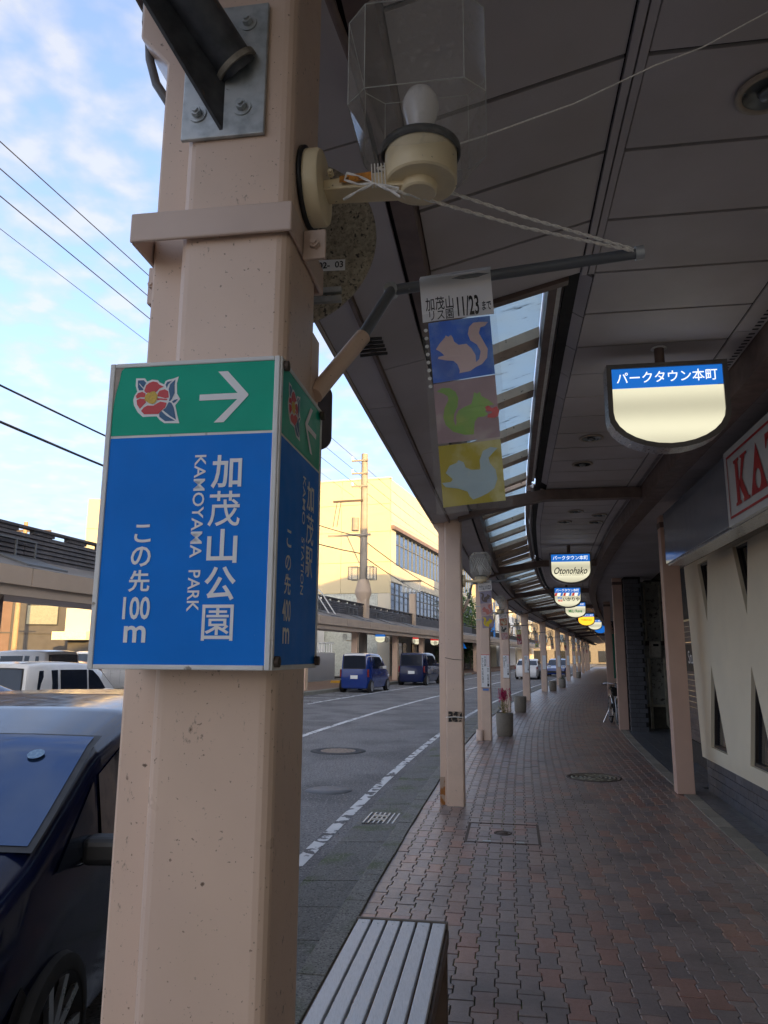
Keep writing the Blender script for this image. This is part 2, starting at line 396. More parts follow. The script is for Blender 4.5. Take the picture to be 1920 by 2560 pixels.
def pane_mat():
    m = bpy.data.materials.new('skylight pane'); m.use_nodes = True; t = m.node_tree; N = t.nodes; L = t.links
    tl = N.new('ShaderNodeBsdfTranslucent'); tl.inputs[0].default_value = (.62, .70, .71, 1)
    tr = N.new('ShaderNodeBsdfTransparent'); tr.inputs[0].default_value = (.70, .75, .76, 1)
    df = N.new('ShaderNodeBsdfDiffuse'); df.inputs[0].default_value = (.12, .09, .07, 1)
    g = N.new('ShaderNodeNewGeometry'); mp = N.new('ShaderNodeMapping'); mp.inputs['Scale'].default_value = (1.2, 7, 3); mp.inputs['Rotation'].default_value = (0, 0, .2); L.new(g.outputs['Position'], mp.inputs[0])
    n = N.new('ShaderNodeTexNoise'); n.inputs['Scale'].default_value = 2.4; n.inputs['Detail'].default_value = 8; n.inputs['Roughness'].default_value = .7; L.new(mp.outputs[0], n.inputs['Vector'])
    rg = N.new('ShaderNodeMapRange'); rg.inputs['From Min'].default_value = .60; rg.inputs['From Max'].default_value = .70; L.new(n.outputs['Fac'], rg.inputs['Value'])
    a = N.new('ShaderNodeMixShader'); a.inputs[0].default_value = .45; L.new(tl.outputs[0], a.inputs[1]); L.new(tr.outputs[0], a.inputs[2])
    b = N.new('ShaderNodeMixShader'); L.new(rg.outputs[0], b.inputs[0]); L.new(a.outputs[0], b.inputs[1]); L.new(df.outputs[0], b.inputs[2])
    L.new(b.outputs[0], N['Material Output'].inputs[0]); return m
M_PANE = pane_mat()
M_DISC = mat('speckled sign back', (.27, .24, .185), .7, .1, var=.25, scale=60, fine=.75, bscale=130, spot=(.06, .055, .05), spot_t=.62, spot_s=90)
M_PAPER = mat('poster paper', (.82, .83, .83), .6, var=.03)
M_SHEET = mat('banner sheet', (.86, .85, .83), .5, var=.03, transl=.5)
M_PBLUE = mat('print blue', (.03, .16, .70), .3, var=.25, scale=9, col2=(.22, .42, .82), c2s=11, c2t=(.46, .62), transl=.45)
M_PPINK = mat('print mauve', (.42, .29, .30), .35, var=.12, scale=12, col2=(.60, .50, .46), c2s=11, c2t=(.52, .66), transl=.45)
M_PYEL = mat('print yellow', (.52, .42, .02), .3, var=.15, scale=9, col2=(.72, .66, .26), c2s=12, c2t=(.50, .60), transl=.45)
M_SQ1 = mat('squirrel pink', (.78, .60, .60), .4, var=.06, spot=(.75, .66, .66), spot_t=.66, spot_s=90)
M_SQ2 = mat('squirrel green', (.26, .52, .08), .4, var=.12, scale=14, col2=(.40, .55, .10), c2s=12, c2t=(.58, .7))
M_SQ3 = mat('squirrel blue', (.50, .68, .76), .4, var=.1, spot=(.55, .7, .74), spot_t=.66, spot_s=90)
M_SRED = mat('print red', (.65, .02, .03), .3, var=.1)
M_BEIGEF = mat('opposite fascia paint', (.42, .33, .25), .6, var=.06, scale=1.2)
M_SLAT = mat('dark roof slat', (.055, .05, .052), .6, var=.3, scale=2.5, spot=(.1, .09, .09))
M_ROOFG = mat('grey roofing', (.16, .15, .14), .8, var=.2, scale=1.5)
M_YWALL = mat('pale building wall', (.47, .405, .265), .8, var=.03, scale=.4)
M_YWALL2 = mat('pale building side panel', (.50, .46, .37), .7, var=.03, scale=.4)
M_GTILE = mat('grey mosaic tile', (.34, .36, .33), .6, var=.2, scale=3, fine=.35, bscale=9)
M_WIN = mat('reflective office glass', (.13, .20, .32), .05, spec=1.0, metal=.8, var=.05)
M_MULL = mat('window mullion', (.13, .14, .15), .5, .4)
M_BRWALL = mat('brown house wall', (.125, .08, .06), .8, var=.1, scale=1)
M_BRGREY = mat('grey house wall', (.055, .052, .052), .8, var=.1, scale=1)
M_SIDING = mat('white wall', (.62, .63, .63), .7, var=.04, scale=.6)
M_POLE = mat('concrete pole', (.25, .22, .185), .8, var=.1, scale=2)
M_WIRE = mat('wire', (.03, .03, .032), .6)
M_TYRE = mat('tyre', (.014, .014, .014), .85)
M_RIM = mat('alloy rim', (.52, .53, .55), .3, .85, var=.06)
M_CNAVY = mat('navy car paint', (.003, .006, .028), .14, var=.05, coat=.05, spec=.4)
M_CBLUE = mat('blue car paint', (.008, .035, .20), .12, var=.05, coat=.7)
M_CBLUE2 = mat('steel blue car paint', (.02, .05, .16), .14, var=.05, coat=.7)
M_CWHITE = mat('white car paint', (.66, .66, .65), .2, var=.03, coat=.5)
M_CSILV = mat('silver car paint', (.42, .41, .38), .25, .3, var=.03, coat=.5)
M_CGLASS = mat('car glass', (.02, .028, .045), .05, metal=.25, spec=.8, var=.05)
M_WSCR = mat('sky reflection windscreen', (.045, .085, .18), .04, metal=.7, spec=.8, var=.05)  # blue of the reflected sky is put into the glass colour
M_TRIM = mat('black trim', (.012, .012, .013), .5)
M_RLAMP = mat('rear lamp', (.22, .012, .012), .2, spec=.6)
M_CHROME = mat('chrome', (.75, .75, .76), .12, 1.0, var=.02)
M_CONC = mat('planter concrete', (.24, .215, .175), .85, var=.15, scale=8, bump=.4, bscale=70, fine=.3)
M_LEAF = mat('leaf', (.045, .085, .02), .6, var=.4, scale=15, rand=.2)
M_LEAF2 = mat('yellow green leaf', (.20, .17, .03), .6, var=.5, scale=25)
M_PINKF = mat('pink plume', (.60, .03, .16), .7, var=.35, scale=30)
M_YEL = mat('yellow paint', (.70, .38, .02), .5)
M_METER = mat('gas meter', (.5, .47, .4), .5, var=.15, scale=20)
M_PIPE = mat('cream pipe', (.5, .46, .35), .5, var=.2, scale=9)
M_CORR = mat('weathered panel', (.34, .34, .30), .7, var=.3, scale=4, col2=(.10, .095, .085), c2s=14, c2t=(.55, .65))

# ================================================================== SETTING
def lerp_tab(tab, s):
    if s <= tab[0][0]: return tab[0][1]
    for (a, x), (b, y) in zip(tab, tab[1:]):
        if s <= b: return x + (y - x) * (s - a) / (b - a)
    return tab[-1][1]
CE = lambda s: lerp_tab([(10, 0), (20, .2), (26, .42), (34, .55)], s)
RE = lambda s: lerp_tab([(4, 2.55), (9, 2.68), (17, 2.80), (22, 2.92), (30, 3.0)], s)
ROADZ = -.06
def in_frame(p):
    q = cam.matrix_world.inverted() @ p
    if q.z > -.1: return None
    u = .5 + (q.x / -q.z) * 1600 / 1659; v = .5 + (q.y / -q.z) * 1600 / 2212
    return (u, v, -q.z)

g = MB().flat([(-900, -700, -.13), (900, -700, -.13), (900, 1300, -.13), (-900, 1300, -.13)]).build('ground', M_GROUND, kind='structure')
rd = MB(); sweep(rd, [(-9.3, ROADZ), (-.9, ROADZ)], -40, 240, 2, closed=False)
rd.build('road', M_ASPH, kind='structure')
mk = MB(); sweep(mk, [(-3.98, ROADZ + .004), (-3.83, ROADZ + .004)], 2, 52, 1, closed=False)
for k in range(9): sweep(mk, [(-3.98, ROADZ + .004), (-3.83, ROADZ + .004)], 55 + k * 9, 60 + k * 9, 1, closed=False)
mk.build('centre_line', M_LINE, kind='structure')
mk = MB(); sweep(mk, [(-1.17, ROADZ + .004), (-1.05, ROADZ + .004)], -5, 120, 1, closed=False)
mk.build('edge_line', M_LINE2, kind='structure')
mk = MB(); sweep(mk, [(-7.22, ROADZ + .004), (-7.08, ROADZ + .004)], 24, 120, 1, closed=False)
for k in range(9):
    s = 25.5 + k * 2.0
    mk.add([SP(s, -8.9, ROADZ + .008), SP(s, -7.1, ROADZ + .008), SP(s + .14, -7.1, ROADZ + .008), SP(s + .14, -8.9, ROADZ + .008)], [(0, 1, 2, 3)])
mk.build('parking_bay_line', M_LINE, kind='structure')

# --- gutter slabs and kerb stones, each a stone
gut = MB(); sweep(gut, [(-.95, -.10), (-.30, -.10), (-.30, -.035), (-.95, -.075)], -6, 120, 1)
gutter = gut.build('gutter', M_BED, kind='structure')
def slabs(name, parent, mt, prof, s0, s1, L, gap, bev=.004, jit=.003):
    s = s0
    while s < s1 - .01:
        e = min(s + L, s1) - gap; dz = random.uniform(-jit, jit)
        m = MB(); sweep(m, [(o + random.uniform(-jit, jit), z + dz) for o, z in prof], s, e, .7)
        m.build(name, mt, parent, bev=bev); s += L
slabs('gutter_slab', gutter, M_GUT, [(-.93, -.09), (-.485, -.09), (-.485, -.028), (-.93, -.048)], -1.2, 30, .6, .009)
m = MB(); sweep(m, [(-.93, -.09), (-.485, -.09), (-.485, -.03), (-.93, -.05)], 30, 120, 1); m.build('far_gutter', M_GUT, gutter)
kerb = MB(); sweep(kerb, [(-.48, -.10), (-.32, -.10), (-.32, -.01), (-.48, -.01)], -6, 120, 1); kerb = kerb.build('kerb', M_BED, kind='structure')
slabs('kerb_stone', kerb, M_KERB, [(-.48, -.09), (-.325, -.09), (-.325, .022), (-.463, .022), (-.48, .005)], -1.2, 30, .6, .010, .006)
m = MB(); sweep(m, [(-.48, -.09), (-.325, -.09), (-.325, .022), (-.48, .022)], 30, 120, 1); m.build('far_kerb', M_KERB, kerb)

# --- sidewalk with interlocking pavers
sw = MB(); n = 0; vs = []
ss = [-6 + i for i in range(0, 127)]
for s in ss: vs += [SP(s, -.34, -.014), SP(s, RE(s) + .02, -.014)]
sw.add(vs, [(2 * i, 2 * i + 1, 2 * i + 3, 2 * i + 2) for i in range(len(ss) - 1)])
sidewalk = sw.build('sidewalk', M_BED, kind='structure')
mj = MB(); vs = []
for s in ss: vs += [SP(s, -.34, -.010), SP(s, .75, -.010)]
mj.add(vs, [(2 * i, 2 * i + 1, 2 * i + 3, 2 * i + 2) for i in range(len(ss) - 1)])
mj.build('mossy_joint', mat('mossy joint', (.035, .033, .027), .95, var=.3, scale=20, col2=(.13, .19, .03), c2s=1.8, c2t=(.46, .58)), sidewalk)
sand = MB(); vs = []
for s in ss: vs += [SP(s, 1.55, -.010), SP(s, RE(s) + .02, -.010)]
sand.add(vs, [(2 * i, 2 * i + 1, 2 * i + 3, 2 * i + 2) for i in range(len(ss) - 1)])
sand.build('joint_sand', mat('pale joint sand', (.05, .047, .043), .95, var=.2, col2=(.34, .32, .29), c2s=1.6, c2t=(.42, .58)), sidewalk)
PL, PW, PD, PJ = .225, .1125, .0090, .0058
fr = [0, .21, .29, .71, .79, 1]; hw = [1, 1, -1, -1, 1, 1]
right = [(PW / 2 + PD * h - PJ / 2, (f - .5) * (PL - PJ)) for f, h in zip(fr, hw)]
outline = right + [(-x, y) for x, y in right[::-1]]
inner = [(x * .945, y * .972) for x, y in outline]
def paver_geo(full):
    n = 12
    vs = [(x, y, 0.0) for x, y in inner] + [(x, y, -.0028) for x, y in outline]
    fs = [tuple(range(n))] + [(n + i, n + (i + 1) % n, (i + 1) % n, i) for i in range(n)]
    if full: vs += [(x, y, -.03) for x, y in outline]; fs += [(2 * n + i, 2 * n + (i + 1) % n, n + (i + 1) % n, n + i) for i in range(n)]
    return vs, fs
pv, pf = paver_geo(True)
pav_me = []
for i, mt in enumerate(M_PAV):
    me = bpy.data.meshes.new('paver'); me.from_pydata(pv, [], pf); me.materials.append(mt); pav_me.append(me)
def pick_pav(s, o):
    red = .28 + .30 * max(0, min(1, (o - .6) / 1.6)) + (.35 if o < -.1 and s < 14 else 0)
    w = [1.2, 1.0, 1.0, red, red * .8, .8, .8, .6]
    return random.choices(range(8), w)[0]
cells = []; COVERS = [(6.42, .56, .34, .40), (9.98, 1.73, .30, .30)]
ncol = int((3.05 + .425) / PW)
for c in range(ncol):
    o = -.325 + PW * (c + .5) - .022
    k = 0; s = -1.5 + (PL / 2 if c % 2 else 0)
    while s < 46:
        if o - PW * .55 < RE(s) + .012:
            cells.append((s, o))
        s += PL
vis = []
for i, (s, o) in enumerate(cells):
    f = in_frame(SP(s, o))
    if f and -.02 < f[0] < 1.02 and -.02 < f[1] < 1.02 and not (s < 2.75 and o < .36): vis.append((f[2], i))
vis.sort(); near_set = set(i for _, i in vis[:290])
fld = MB()
for i, (s, o) in enumerate(cells):
    mi = pick_pav(s, o); p = SP(s, o, random.uniform(-.0016, .0016)); a = -TH(s) + random.uniform(-.008, .008)
    tx, ty = random.uniform(-.006, .006), random.uniform(-.006, .006)
    if i in near_set:
        ob = bpy.data.objects.new('paver', pav_me[mi]); COL.objects.link(ob); ob.parent = sidewalk
        ob.location = p; ob.rotation_euler = (tx, ty, a)
    else:
        ca, sa = math.cos(a), math.sin(a); far = s > 16
        vv = pv[:24]; ff = pf[:13]
        fld.add([(p.x + ca * x - sa * y, p.y + sa * x + ca * y, p.z + z + tx * y - ty * x) for x, y, z in vv], ff, mi)
fld.build('paver_field', M_PAV, sidewalk, kind='stuff')
far_pav = MB(); vs = []
ss = [46 + 2 * i for i in range(38)]
for s in ss: vs += [SP(s, -.325, 0), SP(s, RE(s), 0)]
far_pav.add(vs, [(2 * i, 2 * i + 1, 2 * i + 3, 2 * i + 2) for i in range(len(ss) - 1)])
far_pav.build('far_paving', M_PAV[0], sidewalk)
# edging stones and shop apron tiles
ap = MB(); sweep(ap, [(2.4, -.03), (7, -.03)], -6, 120, 2, closed=False)
apron = ap.build('shop_apron', M_GROUT, kind='structure')
s = -1
while s < 30:
    L = .45; a0, a1 = RE(s) + .012, RE(s + L) + .012; z = random.uniform(0, .004)
    m = MB(); q = [SP(s + .006, a0, 0), SP(s + .006, a0 + .15, 0), SP(s + L - .006, a1 + .15, 0), SP(s + L - .006, a1, 0)]
    m.prism([(p.x, p.y, -.05) for p in q], (0, 0, .055 + z)); m.build('edging_stone', M_EDGE, apron, bev=.004); s += L
for i in range(70):
    s = 2.6 + .3 * (i // 1)
    for j in range(9):
        o = RE(s) + .172 + .2 * j
        if s < 9.3 and j > 0: continue
        if j > 6 or s > 22.5: continue
        w = .194 if s > 9.3 else .18
        m = MB(); q = [SP(s + .004, o), SP(s + .004, o + w), SP(s + .294, o + w), SP(s + .294, o)]
        m.prism([(p.x, p.y, -.02) for p in q], (0, 0, .023)); m.build('floor_tile', M_TILE, apron)
# covers, grates
c = at('access_cover', 'square paver-inlaid access cover with metal frame in the sidewalk', 'cover', 6.42, .56, .0005)
for sx in (-1, 1):
    MB().box(sx * .33 - .012, sx * .33 + .012, -.40, .40, -.01, .004).build('frame_bar', M_IRON, c)
    MB().box(-.318, .318, sx * .39 - .01, sx * .39 + .01, -.01, .004).build('frame_bar', M_IRON, c)
m = MB(); m.lathe([(.085, .0), (.085, .005), (.065, .005), (.065, .003), (.045, .003), (.045, .006), (.0, .006)], 24); m.build('lift_plate', M_IRON, c)
for sx in (-.14, .16): MB().box(sx - .035, sx + .035, -.36, -.315, -.01, .0035).build('key_slot', M_GALV, c)
c = at('manhole_cover', 'round iron manhole cover set in the brick sidewalk', 'manhole', 9.98, 1.73, .002)
MB().lathe([(.37, -.01), (.37, .006), (.335, .006), (.335, .003), (.0, .003)], 44).build('rim', M_IRON, c)
m = MB()
for k in range(5): m.lathe([(.31 - k * .058, .002), (.31 - k * .058, .007), (.275 - k * .058, .007), (.275 - k * .058, .002)], 36, cap=False)
m.build('tread_rings', mat('worn cover paint', (.14, .12, .08), .7, col2=(.35, .33, .24), c2s=14, c2t=(.54, .6)), c)
c = at('road_manhole', 'large round patterned manhole cover in the asphalt road', 'manhole', 12.4, -2.52, ROADZ + .003)
MB().lathe([(.50, -.01), (.50, .002), (.32, .004), (.32, .0), (.0, .0)], 40).build('collar', mat('dark asphalt patch', (.045, .047, .05), .85, bump=.4), c)
m = MB().lathe([(.315, .0), (.315, .007), (.30, .007), (.30, .004), (.0, .004)], 40)
for i in range(11):
    for j in range(11):
        x, y = (i - 5) * .052, (j - 5) * .052
        if x * x + y * y < .075: m.box(x - .019, x + .019, y - .019, y + .019, .003, .009)
m.build('lid', mat('pale cover', (.27, .22, .18), .7, var=.3, scale=20), c)
tag(MB().lathe([(.3, -.01), (.3, .003), (.0, .003)], 24).build('road_patch', mat('smooth patch', (.10, .105, .115), .6)), 'small round smooth grey patch in the asphalt', 'patch').location = SP(8.6, -1.68, ROADZ)
c = at('drain_grate', 'steel drain grate with paired bars in the gutter', 'grate', 7.0, -.70, -.030)
MB().box(-.165, .165, -.26, .26, -.02, -.006).build('pit', M_DARK, c)
for i in range(7): MB().box(-.16 + i * .05, -.145 + i * .05, -.25, .25, -.006, .004).build('bar', M_GALV, c)
for i in (-1, 1): MB().box(-.1, .06, i * .09 - .035, i * .09 + .035, -.004, .006).build('pale_patch', mat('pale plate', (.4, .38, .33), .6), c)
for k, (s, o) in enumerate([(19.5, 1.31), (31.2, 1.38)]):
    c = at('sidewalk_drain_strip', ['nearer pale rectangular strip cover in the sidewalk', 'farther pale rectangular strip cover in the sidewalk'][k], 'cover', s, o, .004)
    MB().box(-.25, .25, -.09, .09, -.005, .003).build('plate', mat('pale plate'+'b', (.35, .33, .30), .6), c)

# ================================================================== CANOPY (our side)
canopy = thing('arcade_canopy', 'long brown ceiling canopy over the brick sidewalk', 'canopy')
def pbox(name, mt, s0, s1, prof, parent, dof=None, bev=0, ds=None):
    m = MB(); sweep(m, prof, s0, s1, ds or (s1 - s0), dof=dof); return m.build(name, mt, parent, bev=bev)
CZ = 3.55
PITCH = .47; s = 2.45 - PITCH * 16
while s < 46:
    pbox('ceiling_panel', M_CEIL, s + .010, s + PITCH - .010, rect(1.13, 2.02, CZ, CZ + .015), canopy, CE, .002)
    s += PITCH
pbox('ceiling_panel', M_CEIL, 46, 118, rect(1.13, 2.02, CZ, CZ + .02), canopy, CE, ds=2)
pbox('unseen_light_stop', M_GAP, -9, 118, rect(1.0, 3.3, CZ + .04, CZ + .07), canopy, CE, ds=2)  # unseen deck added to keep daylight out of the panel seams
# first stretch: sloping panels down to the street-side beam
s = 2.45 - PITCH * 16
while s < 2.4:
    pbox('sloping_panel', M_CEIL, s + .010, s + PITCH - .010, [(.34, 3.365), (1.055, 3.553), (1.055, 3.568), (.34, 3.38)], canopy, None, .002)
    s += PITCH
pbox('unseen_slope_stop', M_GAP, -9, 2.45, [(.2, 3.43), (1.1, 3.60), (1.1, 3.63), (.2, 3.46)], canopy, ds=1)  # same for the slope: unseen, added against light leaking between panels
for o in (1.062, 1.097): pbox('joint_cover', M_CEIL, -9, 2.45, rect(o, o + .028, CZ - .008 + (o - 1.062) * .06, CZ + .02), canopy, ds=1)
# skylight stretches
PST = [-7.3, 0, 7.5, 14.2, 20.9, 28.0, 35.4, 44.0, 52, 60, 68, 76, 84, 92]
s = 2.45
pbox('end_board', M_BROWN, 2.45, 2.50, [(.34, 3.34), (1.0, 3.52), (1.0, 3.75), (.34, 3.6)], canopy)
SEG = [(2.5, 7.3)] + [(a + .12, b - .12) for a, b in zip(PST[2:9], PST[3:10])]
def sky_prof(o0, o1, dz0, dz1):
    f = lambda o: 3.43 + (o - .34) * .36
    return [(o0, f(o0) + dz0), (o1, f(o1) + dz0), (o1, f(o1) + dz1), (o0, f(o0) + dz1)]
for a, b in SEG:
    e = lambda s: CE(s)
    n = max(3, round((b - a) / (.92 if a < 3 else 1.15))); st = (b - a) / n
    for i in range(n + 1):
        c_ = a + i * st; w = .085 if 0 < i < n else .06
        m = MB(); f = lambda o: 3.43 + (o - .34) * .36
        q = [(.34, .0), (.90 + e(c_), .0), (.90 + e(c_), .07), (.34, .07)]
        sweep(m, [(o, 3.43 + (o - .34) * .36 * .56 / (.56 + e(c_)) + z) for o, z in q], c_ - w, c_ + w, 1)
        m.build('rafter', M_RAFTER, canopy, bev=.004)
        if i < n:
            m = MB(); sweep(m, [(o, 3.43 + (o - .34) * .36 * .56 / (.56 + e(c_)) + z) for o, z in [(.34, .075), (.90 + e(c_), .075), (.90 + e(c_), .08), (.34, .08)]], c_ + .03, c_ + st - .03, 1)
            m.build('skylight_pane' if a < 3 or i < n * .6 else 'skylight_board', M_PANE if a < 3 or i < n * .6 else M_RAFTER, canopy)
    pbox('skylight_frame', M_BROWN, a, b, rect(.91, .955, 3.56, 3.75), canopy, e, ds=1)
    pbox('edge_trim', M_WHITE, a, b, rect(.96, .985, 3.60, 3.66), canopy, e, ds=1)
    q = a
    while q < b - .05:
        q2 = min(q + PITCH, b)
        pbox('chamfer_panel', M_CEIL, q + .005, q2 - .005, [(1.125, 3.552), (1.125, 3.566), (.995, 3.655), (.985, 3.642)], canopy, e, .0015); q = q2
    pbox('eave_rail', M_BROWN, a, b, rect(.255, .335, 3.30, 3.50), canopy, ds=1)
pbox('skylight_cap', M_RAFTER, SEG[-1][1], 118, [(.34, 3.43), (1.5, 3.6), (1.5, 3.62), (.34, 3.45)], canopy, ds=2)
# street-side soffit, beam and fascia
pbox('eave_rail', M_BROWN, -9, 2.45, rect(.255, .335, 3.26, 3.46), canopy, ds=1)
s = -8.2
while s < 60:
    L = 1.83
    pbox('soffit_panel', M_CEIL, s + .005, s + L - .005, [(.0, 3.225), (.235, 3.275), (.235, 3.29), (.0, 3.24)], canopy, None, .002, ds=.92)
    pbox('eave_panel', M_CEIL, s + .005 + .6, s + L - .005 + .6, [(-.20, 3.205), (-.025, 3.215), (-.025, 3.23), (-.20, 3.22)], canopy, None, .002, ds=.92)
    s += L
pbox('soffit_deck', M_GAP, -9, 118, [(-.19, 3.24), (.26, 3.31), (.26, 3.33), (-.19, 3.26)], canopy, ds=1)
pbox('eave_strip', M_BROWN, -9, 118, rect(-.022, -.004, 3.20, 3.24), canopy, ds=1)
pbox('fascia', M_BEIGEF, -9, 118, [(-.225, 3.20), (-.203, 3.20), (-.203, 3.62), (-.225, 3.62)], canopy, ds=1)
pbox('gutter_roof', M_ROOFG, -9, 118, [(-.20, 3.58), (.34, 3.66), (.34, 3.70), (-.20, 3.62)], canopy, ds=1)
# shop-side vent strip, beam and soffit
s = -8
while s < 46:
    L = 1.88
    v = pbox('vent_strip', M_CEIL, s + .004, s + L - .004, rect(2.03, 2.17, CZ - .004, CZ + .01), canopy, CE, ds=.94)
    if -1 < s < 14:
        m = MB()
        for i in range(38):
            q = s + .03 + i * .049; p = [SP(q, 2.12 + CE(q), CZ - .006), SP(q, 2.155 + CE(q), CZ - .006), SP(q + .02, 2.155 + CE(q), CZ - .006), SP(q + .02, 2.12 + CE(q), CZ - .006)]
            m.flat(p)
        m.build('vent_slots', M_GAP, v)
    s += L
pbox('side_beam', M_BROWN, -9, 118, rect(2.18, 2.36, 3.36, 3.60), canopy, CE, ds=1)
s = -8
while s < 40:
    pbox('shop_soffit_board', M_CEIL, s + .005, s + .395, rect(2.365, 3.6, 3.46, 3.475), canopy, CE); s += .4
pbox('shop_soffit_deck', M_GAP, -9, 118, rect(2.36, 3.9, 3.49, 3.51), canopy, CE, ds=1)
for k, s in enumerate(PST[2:11]):
    e = CE(s)
    m = MB(); m.add([], [])
    m2 = MB(); sweep(m2, [(.10, 3.20), (.40, 3.28), (1.10 + e, 3.42), (2.18 + e, 3.42), (2.18 + e, 3.54), (1.08 + e, 3.54), (.36, 3.42), (.10, 3.36)], s - .03, s + .10, 1)
    m2.build('cross_beam', M_BROWN, canopy, bev=.006)
# near truss arm behind the lamp
m = MB(); sweep(m, [(.02, 3.14), (.14, 3.12), (.34, 3.30), (.34, 3.38), (.16, 3.30), (.02, 3.30)], -.02, .12, 1); m.build('truss_arm', M_BROWN, canopy, bev=.006)
m = MB(); m.cyl(SP(.22, .24, 3.16), SP(1.5, .30, 3.34), .012, n=8); m.build('tie_rod', M_BROWN, canopy)
# downlights
dl = None
DLS = [(1.26, 1.56), (5.42, 1.43), (6.34, 1.435), (8.9, 1.56), (9.23, 1.96), (9.78, 1.987), (9.7, 1.46)]
DLL = ['large round downlight with tan ring at the upper right of the ceiling', 'downlight just left of the blank lit hanging sign', 'downlight below left of the blank hanging sign', 'faint downlight beyond the first cross beam, nearest it', 'right downlight of the pair beyond the first beam', 'rear right downlight beyond the first cross beam', 'rear left dark downlight beyond the first cross beam']
M_RING = mat('downlight ring', (.36, .29, .22), .5, var=.1)
M_CAN = mat('downlight can', (.20, .21, .21), .3, .6, var=.1)
for k, (s, o) in enumerate(DLS):
    c = at('downlight', DLL[k], 'downlight', s, min(o, 1.9), CZ - .006, 'downlights in the canopy ceiling')
    MB().lathe([(.105, .0), (.105, -.008), (.082, -.008), (.082, .0)], 32, cap=False).build('ring', M_RING, c)
    MB().lathe([(.082, -.006), (.080, .0), (.0, .003)], 32, cap=False).build('reflector', M_CAN if k < 2 or k > 2 else M_GAP, c)
    MB().lathe([(.0, -.028), (.026, -.022), (.034, -.006), (.02, .001)], 16, cap=False).build('bulb', M_CAN, c)

# ================================================================== SHOP ROW (right)
from mathutils.geometry import tessellate_polygon
shop = thing('corner_shop', 'cream shop front with triangular windows and slate tiled base', 'shop', SP(6, 3.03, 0), 0)
shop_inv = Matrix.Translation(-shop.location)
def W(s, o, z): return SP(s, o, z) - shop.location
def wall_holes(mb, outer, holes, o, depth):
    loops = [[Vector((a, b, 0)) for a, b in lp] for lp in [outer] + holes]
    flat = [p for lp in [outer] + holes for p in lp]
    mb.add([W(a, o, b) for a, b in flat], [tuple(t) for t in tessellate_polygon(loops)])
    for lp in [outer] + holes:
        n = len(lp)
        mb.add([W(a, o, b) for a, b in lp] + [W(a, o + depth, b) for a, b in lp], [(i, (i + 1) % n, n + (i + 1) % n, n + i) for i in range(n)])
TRI = [[(8.53, 1.56), (8.84, .57), (8.08, .57)], [(6.93, 1.56), (7.24, .57), (6.46, .57)], [(5.30, 1.56), (5.62, .57), (4.84, .57)],
       [(8.86, 2.80), (8.32, 2.80), (8.55, 2.07)], [(7.25, 2.80), (6.70, 2.80), (6.92, 2.06)], [(5.64, 2.80), (5.08, 2.80), (5.31, 2.06)]]
m = MB(); wall_holes(m, [(9.33, .40), (9.64, 2.86), (2.0, 2.86), (2.0, .40)], TRI, 3.03, .10); m.build('wall', M_WALL, shop)
m = MB(); m.add([W(a, 3.16, b) for a, b in [(9.4, .3), (9.4, 3.4), (2, 3.4), (2, .3)]], [(0, 1, 2, 3)]); m.build('inner_wall', M_DARK, shop)
for t in TRI:
    cxs = sum(p[0] for p in t) / 3; czs = sum(p[1] for p in t) / 3
    w = MB(); w.add([W(a, 3.10, b) for a, b in t], [(0, 1, 2)]); w = w.build('window', M_GLASSD, shop)
    f = MB(); k = .90
    inn = [(cxs + (a - cxs) * k, czs + (b - czs) * k) for a, b in t]
    f.add([W(a, 3.07, b) for a, b in t] + [W(a, 3.07, b) for a, b in inn] + [W(a, 3.10, b) for a, b in inn], [(i, (i + 1) % 3, 3 + (i + 1) % 3, 3 + i) for i in range(3)] + [(3 + i, 3 + (i + 1) % 3, 6 + (i + 1) % 3, 6 + i) for i in range(3)])
    f.build('window_frame', mat('dark bronze frame', (.05, .04, .035), .4), w)
m = MB(); sweep(m, rect(3.02, 3.2, 2.865, 3.46), 2, 9.9, 1); ob = m.build('lintel_band', mat('brown lintel', (.22, .165, .12), .6), None); ob.parent = shop; ob.location = -shop.location
m = MB(); sweep(m, rect(3.075, 3.2, 0, .40), 2, 9.25, 1); ob = m.build('plinth', M_GROUT, None); ob.parent = shop; ob.location = -shop.location
for r_ in range(4):
    s = 2.4 + (.15 if r_ % 2 else 0)
    while s < 9.2:
        e = min(s + .3, 9.25)
        m = MB(); m.prism([W(s + .003, 3.060, r_ * .1 + .002), W(e - .003, 3.060, r_ * .1 + .002), W(e - .003, 3.060, r_ * .1 + .096), W(s + .003, 3.060, r_ * .1 + .096)], (W(s, 3.08, 0) - W(s, 3.060, 0)))
        m.build('wall_tile', M_WTILE, shop); s += .3
# shutter beside the wall
sh = at('roller_shutter', 'brown slatted shutter with a black sign board between post and cream wall', 'shutter', 11.2, 3.45)
for i in range(22):
    z = .35 + i * .085
    MB().box(0, .02, -1.6, 1.5, z, z + .078).build('slat', M_SHUT, sh, bev=.006)
MB().box(.0, .03, -1.6, 1.5, 0, .33).build('base_board', M_DARK, sh)
MB().box(.0, .03, -1.6, 1.5, 2.25, 3.4).build('top_void', M_DARK, sh)
sb = MB().box(-.03, -.005, -1.5, 1.2, 1.42, 1.84).build('sign_board', M_INK, sh)
MB().text('Stu', 0.0, (-.52, 1.54, -.16, 1.74), lambda x, y: (-.034, -x, y)).build('lettering', M_SWHITE, sb)
